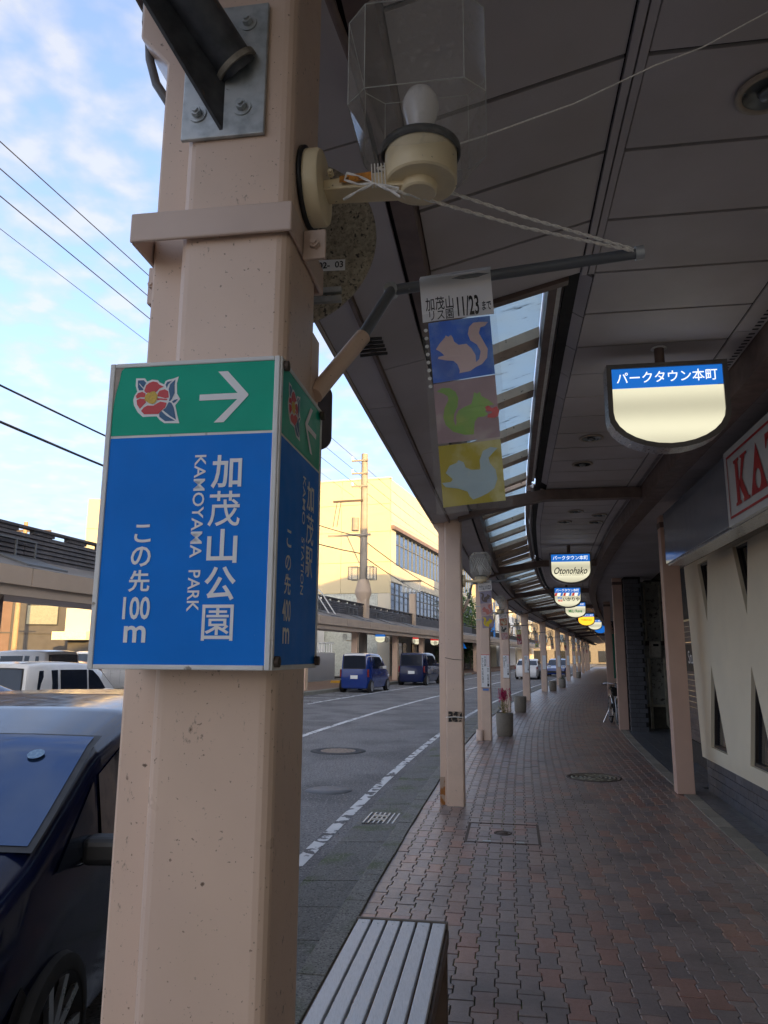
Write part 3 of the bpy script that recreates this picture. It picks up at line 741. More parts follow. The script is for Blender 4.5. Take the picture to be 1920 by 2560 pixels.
# gas meter wall at the far side of the recess
gw = at('meter_wall', 'weathered grey panel wall at the back of the shop recess', 'wall', 17.6, 3.42)
MB().box(0, .95, 0, .1, .55, 3.4).build('panel', M_CORR, gw)
MB().box(0, .95, .02, .12, 0, .5).build('base', mat('stained base', (.09, .085, .065), .8, var=.4, scale=5), gw)
MB().box(0, .95, -.02, .0, .5, .55).build('ledge', M_PIPE, gw)
gm = at('gas_meter', 'grey gas meter with cream pipes on the panel wall', 'meter', 17.55, 3.42)
for x in (.12, .46):
    p = [(x, -.06, 3.3), (x, -.06, 1.95)]; MB().tube(p, .02).build('upper_pipe', M_PIPE, gm)
    MB().tube([(x + .02, -.06, 1.60), (x + .02, -.06, .02 if x < .3 else .12)] + ([(x + .06, -.06, .05), (x + .5, -.06, .05)] if x > .3 else []), .034).build('lower_pipe', M_PIPE, gm)
    MB().cyl((x, -.06, 1.9), (x, -.06, 2.0), .04).build('valve', M_IRON, gm)
MB().box(.16, .42, -.16, -.02, 1.60, 2.0).build('meter_body', M_METER, gm, bev=.04, seg=3)
MB().box(.24, .36, -.168, -.16, 1.88, 1.93).build('dial', M_GLASSD, gm)
bc = at('brick_column', 'dark slate brick column at the far side of the recess', 'column', 16.9, 3.22)
MB().box(-.18, .18, 0, .6, 0, 3.45).build('core', M_GAP, bc)
for r_ in range(34):
    for j in range(2):
        x0 = -.185 + j * .19 - (.06 if r_ % 2 else 0)
        MB().box(max(-.19, x0 + .003), min(.19, x0 + .187), -.012, .2, r_ * .1 + .004, r_ * .1 + .096).build('brick', M_WTILE, bc)
# shop row behind, dark fronts and upper storeys
for k, (a, b, hgt, lab) in enumerate([(17.9, 30, 12.6, 'dark fronted shop house just beyond the bicycle'), (30.1, 48, 11.8, 'shop house farther along the right side of the arcade'), (48.1, 72, 12.8, 'shop house near the far end of the arcade'), (72.1, 110, 12, 'farthest shop house on the arcade side'), (-26, 1.9, 12.6, 'shop house beside and behind the camera')]):
    bld = thing('shop_house', lab, 'building', SP(a, 4, 0), 0, 'shop houses on the arcade side')
    def part(prof, mt, nm, aa, bb):
        m = MB(); sweep(m, prof, aa, bb, 1.5); ob = m.build(nm, mt); ob.parent = bld; ob.location = -bld.location; return ob
    part(rect(3.45, 12, 3.7, hgt), M_SIDING, 'upper_storeys', a, b)
    part(rect(3.6, 4.0, 0, 3.46), M_DARK if k != 4 else M_WALL, 'shop_wall', a, b)
    q = a + 1
    while q < b - 2 and k < 3:
        w_ = part(rect(3.56, 3.598, .5, 2.4), M_GLASSD, 'shop_window', q, q + 1.8); q += 3
up = thing('shop_house', 'upper storeys above the cream shop with triangular windows', 'building', SP(10, 4, 0), 0, 'shop houses on the arcade side')
m = MB(); sweep(m, rect(3.45, 12, 3.7, 12.4), 2, 17.8, 1.5); ob = m.build('upper_storeys', M_SIDING); ob.parent = up; ob.location = -up.location
m = MB(); sweep(m, rect(3.25, 12, 0, 3.69), 2, 9.68, 1.5); ob = m.build('unseen_sun_block', M_DARK); ob.parent = up; ob.location = -up.location  # unseen solid mass added to stop sun slipping in behind the shop wall
m = MB(); sweep(m, rect(4.6, 12, 0, 3.5), 9.7, 17.6, 1.5); ob = m.build('recess_wall', M_DARK); ob.parent = up; ob.location = -up.location
# right-hand posts
POSTS = [(8.9, 2.725), (17.2, 2.91), (25.4, 3.05), (33.6, 3.12), (42, 3.12), (50, 3.12)]
for k, (s, o) in enumerate(POSTS):
    c = at('shop_post', ['pinkish square post beside the cream shop wall', 'pinkish square post with a bicycle behind it', 'third square post along the shop side', 'fourth square post along the shop side', 'fifth square post along the shop side', 'sixth square post along the shop side'][k], 'post', s, o, 0, 'square posts along the shop side')
    MB().box(-.105, .105, 0, .2, 0, 3.46).build('shaft', M_POSTR, c, bev=.008)
    MB().box(-.112, .112, -.007, .207, 3.30, 3.37).build('head_band', M_BROWN, c)
# shop sign over the sidewalk
ks = at('shop_sign', 'white box sign with red frame and lettering and grey glossy panel', 'sign', 8.05, 2.50)
def KS_(y, z, x=0): p = SP(8.05 - y, 2.50 + x, z); q = Matrix.Rotation(TH(8.05), 4, 'Z') @ (p - ks.location); return q
m = MB()
YB = [0, 2.73, 4.8]
def kbox(y0, y1, z0, z1, x0, x1): return MB().add([KS_(y, z, x) for z in (z0, z1) for y in (y0, y1) for x in (x0, x1)], [(0, 2, 3, 1), (4, 5, 7, 6), (0, 1, 5, 4), (2, 6, 7, 3), (0, 4, 6, 2), (1, 3, 7, 5)])
kbox(0, 4.8, 2.70, 3.33, .03, .22).build('cabinet', M_SILV, ks)
kbox(0, 2.70, 2.72, 3.32, .005, .028).build('grey_panel', M_KGREY, ks)
wp = kbox(2.72, 4.8, 2.70, 3.33, -.01, .028).build('white_panel', M_KWHITE, ks)
m = MB()
fr_ = lambda y, z: KS_(y, z, -.014)
for (y0, y1, z0, z1) in [(2.80, 4.8, 3.255, 3.275), (2.80, 4.8, 2.755, 2.775), (2.80, 2.815, 2.775, 3.255)]: m.add([fr_(y0, z0), fr_(y1, z0), fr_(y1, z1), fr_(y0, z1)], [(0, 1, 2, 3)])
m.build('red_border', M_KRED, wp)
def kpoly(ps, y0, w, z0, h): return [fr_(y0 + a * w, z0 + b * h) for a, b in ps]
m = MB(); z0, h = 2.83, .37
for ps in ([(0, 0), (.42, 0), (.42, .06), (.33, .08), (.33, .92), (.42, .94), (.42, 1), (0, 1), (0, .94), (.10, .92), (.10, .08), (0, .06)],
           [(.33, .40), (.62, .93), (.52, .95), (.52, 1), (1, 1), (1, .95), (.86, .93), (.56, .52), (.92, .07), (1.04, .06), (1.04, 0), (.56, 0), (.56, .06), (.62, .08), (.33, .58)]):
    m.flat(kpoly(ps, 2.98, .34, z0, h))
m.build('letter', M_KRED, wp)
m = MB(); lp = [(0, 0), (.5, 1), (1, 0)]; el = [(.5 + .17 * math.cos(t * math.pi / 8), .27 + .20 * math.sin(t * math.pi / 8)) for t in range(16)]
fl_ = lp + el
m.add([fr_(3.36 + a * .36, z0 + b * h) for a, b in fl_], [tuple(t) for t in tessellate_polygon([[Vector((a, b, 0)) for a, b in lp], [Vector((a, b, 0)) for a, b in el]])]); m.build('letter', M_KRED, wp)
m = MB(); m.flat(kpoly([(.36, .07), (.24, .05), (.24, 0), (.76, 0), (.76, .05), (.64, .07), (.64, .90), (.86, .86), (.96, .72), (1, .72), (.98, 1), (.02, 1), (0, .72), (.04, .72), (.14, .86), (.36, .90)], 3.74, .36, z0, h)); m.build('letter', M_KRED, wp)
m = MB(); lp = [(.5 + .5 * math.cos(t * math.pi / 10), .5 + .5 * math.sin(t * math.pi / 10)) for t in range(20)]; el = [(.5 + .28 * math.cos(t * math.pi / 10), .5 + .42 * math.sin(t * math.pi / 10)) for t in range(20)]
m.add([fr_(4.15 + a * .36, z0 + b * h) for a, b in lp + el], [tuple(t) for t in tessellate_polygon([[Vector((a, b, 0)) for a, b in lp], [Vector((a, b, 0)) for a, b in el]])]); m.build('letter', M_KRED, wp)

# ================================================================== ARCADE PILLARS (street side)
def pillar(label, s, o, flare_z, first=False):
    p = at('arcade_pillar', label, 'pillar', s, o, 0, 'beige pillars along the kerb')
    MB().box(-.10, .10, 0, .20, -.02, 3.30).build('shaft', M_POST, p, bev=.022, seg=4)
    m = MB(); fz = flare_z
    poly = [(-.175, .055, -.02), (-.103, .055, -.02), (-.103, .055, 3.24), (-.235, .055, 3.24), (-.235, .055, fz + .07), (-.175, .055, fz)]
    m.prism(poly, (0, .135, 0)); m.build('side_casing', M_POST, p, bev=.006)
    return p
PIL = [(0, .167), (7.6, .023), (14.25, .02), (20.95, .02), (28.0, .10), (35.4, .16), (44.0, .18), (52, .18), (60, .15), (68, .10), (76, .05), (84, .0), (92, -.05)]
PLAB = ['tall beige pillar carrying the blue and green guide sign', 'beige pillar with black tape remnant and rusty foot', 'beige pillar with poster, blue sticker and drain boot, beside pink flowers'] + ['%s beige pillar counting from the guide sign pillar' % ORD[k + 1] for k in range(3, 13)]
p0 = pillar(PLAB[0], *PIL[0], 2.78)
p1 = pillar(PLAB[1], *PIL[1], 3.10)
pil = [p0, p1]
for k in range(2, 13): pil.append(clone(p1, PLAB[k], *PIL[k]))
# pillar 0 fittings
def ring_band(parent, z0, z1, x0, x1, y0, y1, t, mt, name):
    m = MB()
    for a in ((x0, x1, y0, y0 + t), (x0, x1, y1 - t, y1), (x0, x0 + t, y0 + t, y1 - t), (x1 - t, x1, y0 + t, y1 - t)): m.box(*a, z0, z1)
    return m.build(name, mt, parent, bev=.003)
cb = ring_band(p0, 2.358, 2.413, -.185, .108, -.016, .225, .007, M_BAND, 'collar_band')
def bolt(parent, c, d, r=.009, mt=None):
    c = Vector(c); d = Vector(d); MB().cyl(c, c + d * .010, r, n=6, sm=False).cyl(c + d * .010, c + d * .014, r * .55, n=8).build('bolt', mt or M_GALV, parent, bev=.001)
tb = MB().box(.1085, .150, .06, .068, 2.345, 2.402).build('clamp_tab', M_BAND, p0, bev=.002); bolt(tb, (.130, .06, 2.373), (0, -1, 0), .010, M_BAND)
tb = MB().box(-.205, -.183, .10, .12, 2.30, 2.375).build('clamp_tab', M_BAND, p0, bev=.002); bolt(tb, (-.194, .10, 2.335), (0, -1, 0), .007, M_BAND)
m = MB().tube([(-.242, .10, 3.05), (-.242, .10, 2.92)], .016); m.build('conduit', mat('grey conduit', (.42, .44, .42), .4), p0)
MB().tube([(-.242, .10, 2.95), (-.242, .10, 2.90), (-.236, .10, 2.84), (-.218, .10, 2.78), (-.19, .11, 2.735), (-.165, .12, 2.71)], .009).build('cable', mat('grey cable', (.12, .115, .12), .5), p0)
MB().box(-.27, -.225, .07, .13, 2.98, 3.22).build('gutter_bracket', M_BROWN, p0)
def grime_mat(name, col, thr, sc):
    m = bpy.data.materials.new(name); m.use_nodes = True; tt = m.node_tree; N = tt.nodes; L = tt.links
    b = N['Principled BSDF']; b.inputs['Base Color'].default_value = (*col, 1); b.inputs['Roughness'].default_value = .85
    g = N.new('ShaderNodeNewGeometry'); n = N.new('ShaderNodeTexNoise'); n.inputs['Scale'].default_value = sc; n.inputs['Detail'].default_value = 6; n.inputs['Roughness'].default_value = .7
    mp = N.new('ShaderNodeMapping'); mp.inputs['Scale'].default_value = (1, 1, .45); L.new(g.outputs['Position'], mp.inputs[0]); L.new(mp.outputs[0], n.inputs['Vector'])
    rr = N.new('ShaderNodeMapRange'); rr.inputs['From Min'].default_value = thr; rr.inputs['From Max'].default_value = thr + .08; rr.inputs['To Max'].default_value = .7; L.new(n.outputs['Fac'], rr.inputs['Value'])
    tr = N.new('ShaderNodeBsdfTransparent'); mx = N.new('ShaderNodeMixShader'); L.new(rr.outputs[0], mx.inputs[0]); L.new(tr.outputs[0], mx.inputs[1]); L.new(b.outputs[0], mx.inputs[2]); L.new(mx.outputs[0], N['Material Output'].inputs[0])
    return m
G1 = grime_mat('rusty grime', (.15, .08, .045), .635, 70); G2 = grime_mat('dark drip grime', (.26, .18, .13), .615, 48)
for (x0, x1, z0, z1, y, mt) in ((-.085, .02, 2.49, 2.552, -.0012, G1), (-.078, .085, 2.31, 2.357, -.0012, G1), (-.078, .078, 2.415, 2.45, -.0012, G2), (-.078, .078, 1.50, 1.626, -.0012, G2), (-.078, .078, .75, 1.10, -.0012, G2), (-.17, -.108, 2.62, 2.86, .0535, G1), (-.17, -.108, 1.1, 1.6, .0535, G2)):
    MB().flat([(x0, y, z0), (x1, y, z0), (x1, y, z1), (x0, y, z1)]).build('grime', mt, p0)
for (y0, y1, z0, z1, mt) in ((.025, .175, 2.60, 3.0, G1), (.025, .175, 1.1, 1.62, G2), (.025, .175, 2.1, 2.35, G1)):
    MB().flat([(.1012, y0, z0), (.1012, y1, z0), (.1012, y1, z1), (.1012, y0, z1)]).build('grime', mt, p0)
# pillar 1 marks
m = MB(); m.box(-.07, .085, -.0035, .0, .905, 1.02); m.build('tape_remnant', mat('peeling black tape', (.02, .017, .015), .8, col2=(.35, .26, .19), c2s=26, c2t=(.5, .56)), p1)
MB().tube([(-.103, -.006, .955), (.0, -.008, .962), (.103, -.006, .957)], .004).build('tie_wire', M_ROPE, p1)
m = MB(); m.box(-.1765, -.12, .052, .0545, .0, .30); m.build('rust_stain', mat('rust foot', (.42, .31, .23), .7, col2=(.30, .11, .02), c2s=12, c2t=(.47, .56)), p1)
m = MB().tube([(-.104, -.002, 1.62), (0, -.004, 1.60), (.10, -.003, 1.595)], .003); m.build('tie_wire', M_WIRE, p1)
m = MB().box(.085, .10, .202, .24, .9, 1.7); m.build('edge_board', M_BROWN, p1)
# pillar 2: drain boot and steel bands
MB().lathe([(.075, 0), (.075, .20), (.065, .20), (.06, .16)], 20, (-.13, -.02, 0)).build('drain_boot', M_POST, pil[2])
for z in (2.35, 2.62):
    b = ring_band(pil[2], z, z + .02, -.18, .105, -.006, .206, .004, M_GALV, 'steel_band')
    MB().box(-.02, .05, -.016, -.006, z - .008, z + .03).build('buckle', M_GALV, b)

# bracing pipe bolted to pillar 0
bp = at('bracing_pipe', 'dark galvanised pipe on a square bolted plate at the pillar top', 'pipe', 0, .167, 0)
pl = MB().box(-.105, .050, -.010, -.0015, 2.555, 2.825).build('base_plate', M_GALV, bp, bev=.002)
for x, z in ((.012, 2.785), (-.075, 2.605), (.008, 2.61)):
    MB().cyl((x, -.0105, z), (x, -.0125, z), .017, n=16).build('washer', M_GALV, pl); bolt(pl, (x, -.0125, z), (0, -1, 0), .010)
d = Vector((-.060, -.095, .075)).normalized(); c0 = Vector((-.004, -.004, 2.692))
MB().cyl(c0, c0 + d * .9, .037, n=24).build('tube', M_DGALV, bp)
MB().cyl(c0 + Vector((0, -.004, 0)), c0 + d * .012, .043, n=24).build('weld_collar', mat('weld', (.30, .27, .22), .6, .5, var=.3, scale=70), bp)
g0 = Vector((-.032, -.010, 2.568))
MB().prism([g0, Vector((-.032, -.010, 2.70)), c0 + d * .42 + Vector((-.035, 0, -.01)), c0 + d * .40 + Vector((-.035, 0, -.045))], (.006, 0, 0)).build('gusset', M_DGALV, bp)

# ================================================================== GUIDE SIGN
gs = at('guide_sign', 'four sided blue and green guide sign box with flower emblem', 'sign', -.1, .016, 0)
SW, SD, Z0, Z1 = .274, .265, 1.627, 2.094
MB().box(.003, SW - .003, .003, SD - .003, Z0 + .004, Z1 - .004).build('core', mat('sign core', (.30, .28, .26), .7), gs)
FF = lambda x, y, e=.0: (x, -e, Z0 + y)          # front face
SF = lambda x, y, e=.0: (SW + e, x, Z0 + y)      # right side face
for nm, face, wd, fmt in (('front', FF, SW, M_WHITE), ('side', SF, SD, M_WHITE)):
    fm = MB()
    def fq(x0, x1, y0, y1, e0=-.004, e1=.003):
        vs = [face(x, y, e) for e in (e0, e1) for y in (y0, y1) for x in (x0, x1)]
        fm.add(vs, [(0, 2, 3, 1), (4, 5, 7, 6), (0, 1, 5, 4), (2, 6, 7, 3), (0, 4, 6, 2), (1, 3, 7, 5)])
    H = Z1 - Z0
    fq(.0, .0085, 0, H); fq(wd - .0085, wd, 0, H); fq(.009, wd - .009, 0, .007); fq(.009, wd - .009, H - .007, H)
    fm.build('frame_' + nm, fmt, gs, bev=.0015)
fp = MB().flat([FF(*p, .001) for p in [(.008, .007), (.266, .007), (.266, .346), (.008, .346)]]).build('blue_panel', M_BLUE, gs)
gp = MB().flat([FF(*p, .001) for p in [(.008, .350), (.266, .350), (.266, .461), (.024, .461), (.018, .455), (.016, .44), (.012, .42), (.009, .40)]]).build('green_panel', M_GREEN, gs)
MB().flat([FF(*p, .0005) for p in [(.007, .346), (.267, .346), (.267, .461), (.007, .461)]]).build('white_backing', M_WHITE, gs)
MB().flat([FF(*p, .0014) for p in [(.0086, .399), (.012, .42), (.016, .44), (.018, .455), (.023, .4605), (.0086, .4605)]]).build('peeled_corner', mat('bare peeled metal', (.42, .36, .31), .7, var=.2, scale=60), gs)
B = .018
ft = lambda x, y: FF(x, y, .002)
m = MB()
for ch, r_ in (('加', (.174, .263, .221, .314)), ('茂', (.172, .206, .221, .259)), ('山', (.173, .152, .219, .202)), ('公', (.172, .098, .219, .147)), ('園', (.171, .041, .218, .092))): m.text(ch, B, r_, ft)
m.build('lettering', M_SWHITE, fp)
m = MB().text('KAMOYAMA', B, (.147, .160, .165, .315), ft, rot=1).text('PARK', B, (.147, .082, .165, .142), ft, rot=1); m.build('lettering', M_SWHITE, fp)
m = MB()
for ch, r_ in (('こ', (.059, .184, .085, .211)), ('の', (.056, .148, .087, .178)), ('先', (.055, .111, .088, .143)), ('100', (.049, .071, .091, .104)), ('m', (.053, .038, .087, .062))): m.text(ch, B, r_, ft)
m.build('lettering', M_SWHITE, fp)
def arrow(face, x0, x1, y0, y1, e, left=False):
    P = [(0, .44), (0, .56), (.78, .56), (.36, 1.0), (.56, 1.0), (1, .53), (1, .50), (.52, 0), (.32, 0), (.78, .44)]
    if left: P = [(1 - a, b) for a, b in P][::-1]
    q = [(x0 + a * (x1 - x0), y0 + b * (y1 - y0)) for a, b in P]
    t = tessellate_polygon([[Vector((a, b, 0)) for a, b in q]])
    return MB().add([face(a, b, e) for a, b in q], [tuple(k) for k in t])
arrow(FF, .149, .226, .365, .446, .002).build('arrow', M_SWHITE, gp)
FLW = {'w': [[(43.5,442.0),(58.1,441.3),(62.4,435.9),(70.0,438.7),(79.5,437.4),(82.8,433.3),(90.4,429.8),(92.0,435.2),(96.6,437.3),(104.3,438.5),(113.4,441.6),(110.9,431.1),(112.2,413.8),(117.7,405.0),(110.5,395.2),(114.5,379.6),(118.6,366.4),(94.4,367.4),(86.4,373.1),(81.4,378.8),(69.1,378.9),(59.0,378.6),(49.9,386.7),(42.9,398.4),(41.2,407.1),(43.0,414.0),(46.9,420.1),(43.6,429.8)]],
 'r': [[(59.2,423.5),(61.2,429.7),(65.6,433.4),(71.8,435.4),(78.9,433.9),(82.2,430.2),(90.3,425.9),(83.4,423.4),(79.0,418.6),(76.8,417.1),(62.0,417.0),(58.7,420.3)],[(80.8,415.3),(83.6,419.9),(92.0,421.8),(97.7,418.4),(99.4,408.2),(93.7,406.9),(87.4,409.2),(81.0,411.0)],[(45.4,413.1),(48.7,417.7),(55.6,419.3),(61.3,416.3),(60.1,410.1),(53.0,410.8),(46.9,408.3)],[(47.1,406.4),(52.4,408.5),(59.9,407.7),(62.9,402.1),(58.6,397.6),(53.5,391.6),(48.3,398.9)],[(55.6,388.4),(59.6,393.7),(65.6,396.9),(75.0,396.1),(80.9,399.7),(86.2,402.2),(96.4,399.8),(94.5,392.1),(88.6,387.7),(84.3,382.5),(61.1,382.8)],[(80.8,407.9),(88.2,407.2),(97.6,405.6),(96.2,403.7),(86.1,404.9),(81.0,404.4)]],
 'y': [[(60.7,412.4),(65.1,417.7),(67.5,416.8),(71.2,418.9),(75.9,419.1),(80.9,413.0),(80.9,406.7),(78.5,401.4),(74.0,398.5),(67.7,400.3),(60.4,405.4)]],
 'b': [[(46.9,438.3),(56.7,438.2),(60.9,433.6),(56.7,425.9),(50.0,433.4),(48.9,432.6),(56.9,423.6),(56.6,422.0),(49.9,421.9),(47.6,427.2)],[(92.8,428.9),(95.3,433.5),(102.9,435.0),(97.0,429.4),(95.1,423.3)],[(108.3,436.7),(107.2,427.4),(108.3,414.8),(104.6,405.6),(102.4,402.6),(99.8,402.0),(101.3,408.9),(98.3,421.5),(100.2,429.3)],[(99.8,400.8),(104.1,399.4),(108.4,391.5),(113.3,372.0),(103.0,378.6),(90.9,388.4),(95.4,391.3)],[(88.7,386.9),(97.6,378.8),(111.9,370.5),(95.8,370.4),(86.1,377.8),(85.4,383.2)],[(104.8,400.9),(108.5,403.9),(114.6,405.1),(111.0,400.6),(107.7,398.5)]]}
def tess(mb, q, fn):
    return mb.add([fn(a, b) for a, b in q], [tuple(k) for k in tessellate_polygon([[Vector((a, b, 0)) for a, b in q]])])
for face, par, dull in ((FF, gp, 0), (SF, None, 1)):
    if dull:
        bp2 = MB().flat([SF(*p, .001) for p in [(.008, .007), (.257, .007), (.257, .346), (.008, .346)]]).build('blue_panel', M_BLUE, gs)
        par = MB().flat([SF(*p, .001) for p in [(.008, .350), (.257, .350), (.257, .461), (.008, .461)]]).build('green_panel', M_GREEN, gs)
        MB().flat([SF(*p, .0005) for p in [(.007, .345), (.258, .345), (.258, .352), (.007, .352)]]).build('white_backing', M_WHITE, gs)
    for key, mt, e in (('w', M_SWHITE, .0015), ('r', M_FRED, .002), ('y', M_FYEL, .0025), ('b', M_FBLU, .002)):
        m = MB()
        for q in FLW[key]: tess(m, [(a / 1000, b / 1000) for a, b in q], lambda a, b: face(a, b, e))
        m.build('emblem', mt, par)
st = lambda x, y: SF(x, y, .002)
m = MB()
for ch, r_ in (('加', (.172, .263, .220, .314)), ('茂', (.172, .206, .222, .259)), ('駅', (.172, .150, .220, .202)), ('こ', (.057, .184, .083, .211)), ('の', (.053, .148, .084, .172)), ('先', (.051, .111, .086, .143)), ('400', (.045, .071, .090, .104)), ('m', (.050, .038, .086, .062))): m.text(ch, B, r_, st)
m.text('KAMO', B, (.144, .234, .162, .315), st, rot=1).text('STATION', B, (.144, .118, .162, .212), st, rot=1)
m.build('lettering', M_SWHITE, bp2)
arrow(SF, .147, .225, .365, .446, .002, True).build('arrow', M_SWHITE, par)
for y, z in ((.012, .012), (.253, .012), (.012, .455), (.253, .455)): MB().cyl((SW + .003, y, Z0 + z), (SW + .010, y, Z0 + z), .008, n=10).build('corner_bolt', M_IRON, gs)

# ================================================================== BRACKET LAMP
def bracket_lamp(label, s, o, clear):
    L = at('bracket_lamp', label, 'lamp', s, o, 0, 'bracket lamps on the pillars')
    zc = 2.512
    MB().lathe([(.0, 0), (.076, 0), (.076, .008), (.0, .008)], 28, (.0, 0, zc), axis='x', cap=False).build('gasket', M_BLACK, L)
    MB().lathe([(.0, .008), (.070, .008), (.070, .030), (.067, .035), (.0, .037)], 28, (0, 0, zc), axis='x', cap=False).build('wall_cup', M_CREAM, L, smooth=40)
    arm = MB(); arm.prism([(.034, -.014, zc - .012), (.034, -.014, zc + .008), (.21, -.020, zc + .014), (.21, -.020, zc - .022)], (0, .05, 0)); arm = arm.build('arm', M_CREAM, L, bev=.003)
    if clear: MB().flat([(.068, -.0225, zc - .008), (.068, -.0225, zc + .006), (.128, -.0235, zc + .009), (.128, -.0235, zc - .010)]).build('rust_patch', M_RUST, arm); bolt(arm, (.052, -.02, zc + .012), (0, -1, 0), .006, M_CREAM)
    cxl = .217
    MB().lathe([(.0, -.030), (.030, -.029), (.033, -.026), (.034, -.010)], 28, (cxl - .004, .0, zc), cap=False).build('boss', M_CREAM, L, smooth=40)
    MB().lathe([(.0, -.012), (.063, -.012), (.0665, -.009), (.067, .055), (.0, .058)], 36, (cxl, 0, zc), cap=False).build('lamp_cup', M_CREAM, L, smooth=40)
    MB().lathe([(.069, .046), (.074, .050), (.074, .060), (.069, .064), (.0, .065)], 36, (cxl, 0, zc), cap=False).build('seal_ring', M_BLACK, L)
    MB().lathe([(.018, .06), (.019, .085), (.027, .12), (.034, .145), (.0335, .163), (.026, .18), (.012, .190), (.0, .192)], 24, (cxl, 0, zc), cap=False).build('bulb', M_BULB, L)
    def rect8(hx, hy, ch, z): return [(x + cxl, y, z + zc) for x, y in [(hx, -hy + ch), (hx, hy - ch), (hx - ch, hy), (-hx + ch, hy), (-hx, hy - ch), (-hx, -hy + ch), (-hx + ch, -hy), (hx - ch, -hy)]]
    rings = [rect8(.074, .074, .022, .018), rect8(.122, .122, .036, .10), rect8(.122, .122, .036, .27), rect8(.082, .082, .024, .335)]
    vs = [p for r_ in rings for p in r_]; fs = [(k * 8 + i, k * 8 + (i + 1) % 8, k * 8 + 8 + (i + 1) % 8, k * 8 + 8 + i) for k in range(3) for i in range(8)] + [tuple(range(24, 32))]
    shd = MB().add(vs, fs).build('shade', M_SHADE if clear else M_SHADE2, L)
    e = MB()
    for k in range(4):
        for i in range(8):
            if k in (1, 2): e.tube([rings[k][i], rings[k][(i + 1) % 8]], .0009, 4)
            if k == 1 and i % 2 == 0 or k == 1: e.tube([rings[1][i], rings[2][i]], .0009, 4)
    e.build('shade_edges', mat('acrylic edge', (.5, .5, .46), .3), shd)
    if not clear:
        for k in range(7):
            t = k / 6; MB().tube([(cxl - .08 + .16 * t, -.124, zc + .11), (cxl + (-.08 + .16 * ((t + .35) % 1)), -.124, zc + .26)], .003, 4).build('prism_rib', mat('acrylic rib', (.6, .6, .55), .2), shd)
    return L
bracket_lamp('clear eight-sided bracket lamp with white bulb beside the guide sign pillar', .10, .268, True)
bl = bracket_lamp('ribbed glass bracket lamp on the pillar with tape remnant', 7.7, .125, False)
for k in range(2, 12): clone(bl, 'bracket lamp on the %s pillar from the guide sign' % ORD[k + 1], PIL[k][0] + .1, PIL[k][1] + .101)

# ================================================================== BANNERS
SQ1 = [(0.153,0.675),(0.214,0.698),(0.294,0.72),(0.305,0.728),(0.34,0.72),(0.378,0.727),(0.402,0.714),(0.415,0.696),(0.474,0.679),(0.583,0.679),(0.649,0.656),(0.695,0.626),(0.695,0.595),(0.743,0.607),(0.77,0.639),(0.725,0.67),(0.641,0.691),(0.613,0.721),(0.64,0.751),(0.699,0.768),(0.79,0.769),(0.906,0.764),(0.857,0.748),(0.792,0.743),(0.767,0.719),(0.819,0.682),(0.871,0.645),(0.851,0.607),(0.772,0.583),(0.689,0.575),(0.604,0.562),(0.45,0.56),(0.462,0.569),(0.434,0.599),(0.384,0.615),(0.277,0.623),(0.17,0.634),(0.181,0.642),(0.264,0.644),(0.205,0.664)]
SQ2 = [(0.115,0.498),(0.191,0.51),(0.299,0.505),(0.375,0.486),(0.407,0.459),(0.384,0.421),(0.332,0.396),(0.316,0.369),(0.341,0.344),(0.355,0.356),(0.356,0.384),(0.398,0.407),(0.492,0.419),(0.583,0.426),(0.611,0.45),(0.632,0.472),(0.675,0.464),(0.712,0.471),(0.725,0.453),(0.817,0.433),(0.89,0.41),(0.809,0.408),(0.759,0.388),(0.8,0.375),(0.744,0.367),(0.655,0.368),(0.606,0.351),(0.588,0.319),(0.579,0.3),(0.458,0.302),(0.302,0.32),(0.203,0.352),(0.176,0.386),(0.204,0.424),(0.267,0.455),(0.263,0.472),(0.203,0.486)]
HEART = [(0.764,0.405),(0.81,0.409),(0.859,0.395),(0.922,0.4),(0.957,0.382),(0.937,0.361),(0.882,0.355),(0.786,0.361),(0.799,0.373),(0.856,0.376),(0.852,0.383),(0.785,0.386)]
SQ3 = [(0.149,0.153),(0.21,0.181),(0.311,0.19),(0.34,0.2),(0.408,0.189),(0.429,0.167),(0.505,0.155),(0.628,0.153),(0.63,0.191),(0.685,0.227),(0.795,0.24),(0.889,0.232),(0.823,0.216),(0.755,0.197),(0.766,0.175),(0.836,0.145),(0.851,0.107),(0.797,0.071),(0.704,0.054),(0.595,0.042),(0.497,0.035),(0.456,0.047),(0.428,0.069),(0.308,0.085),(0.133,0.097),(0.084,0.115),(0.21,0.115),(0.239,0.125)]
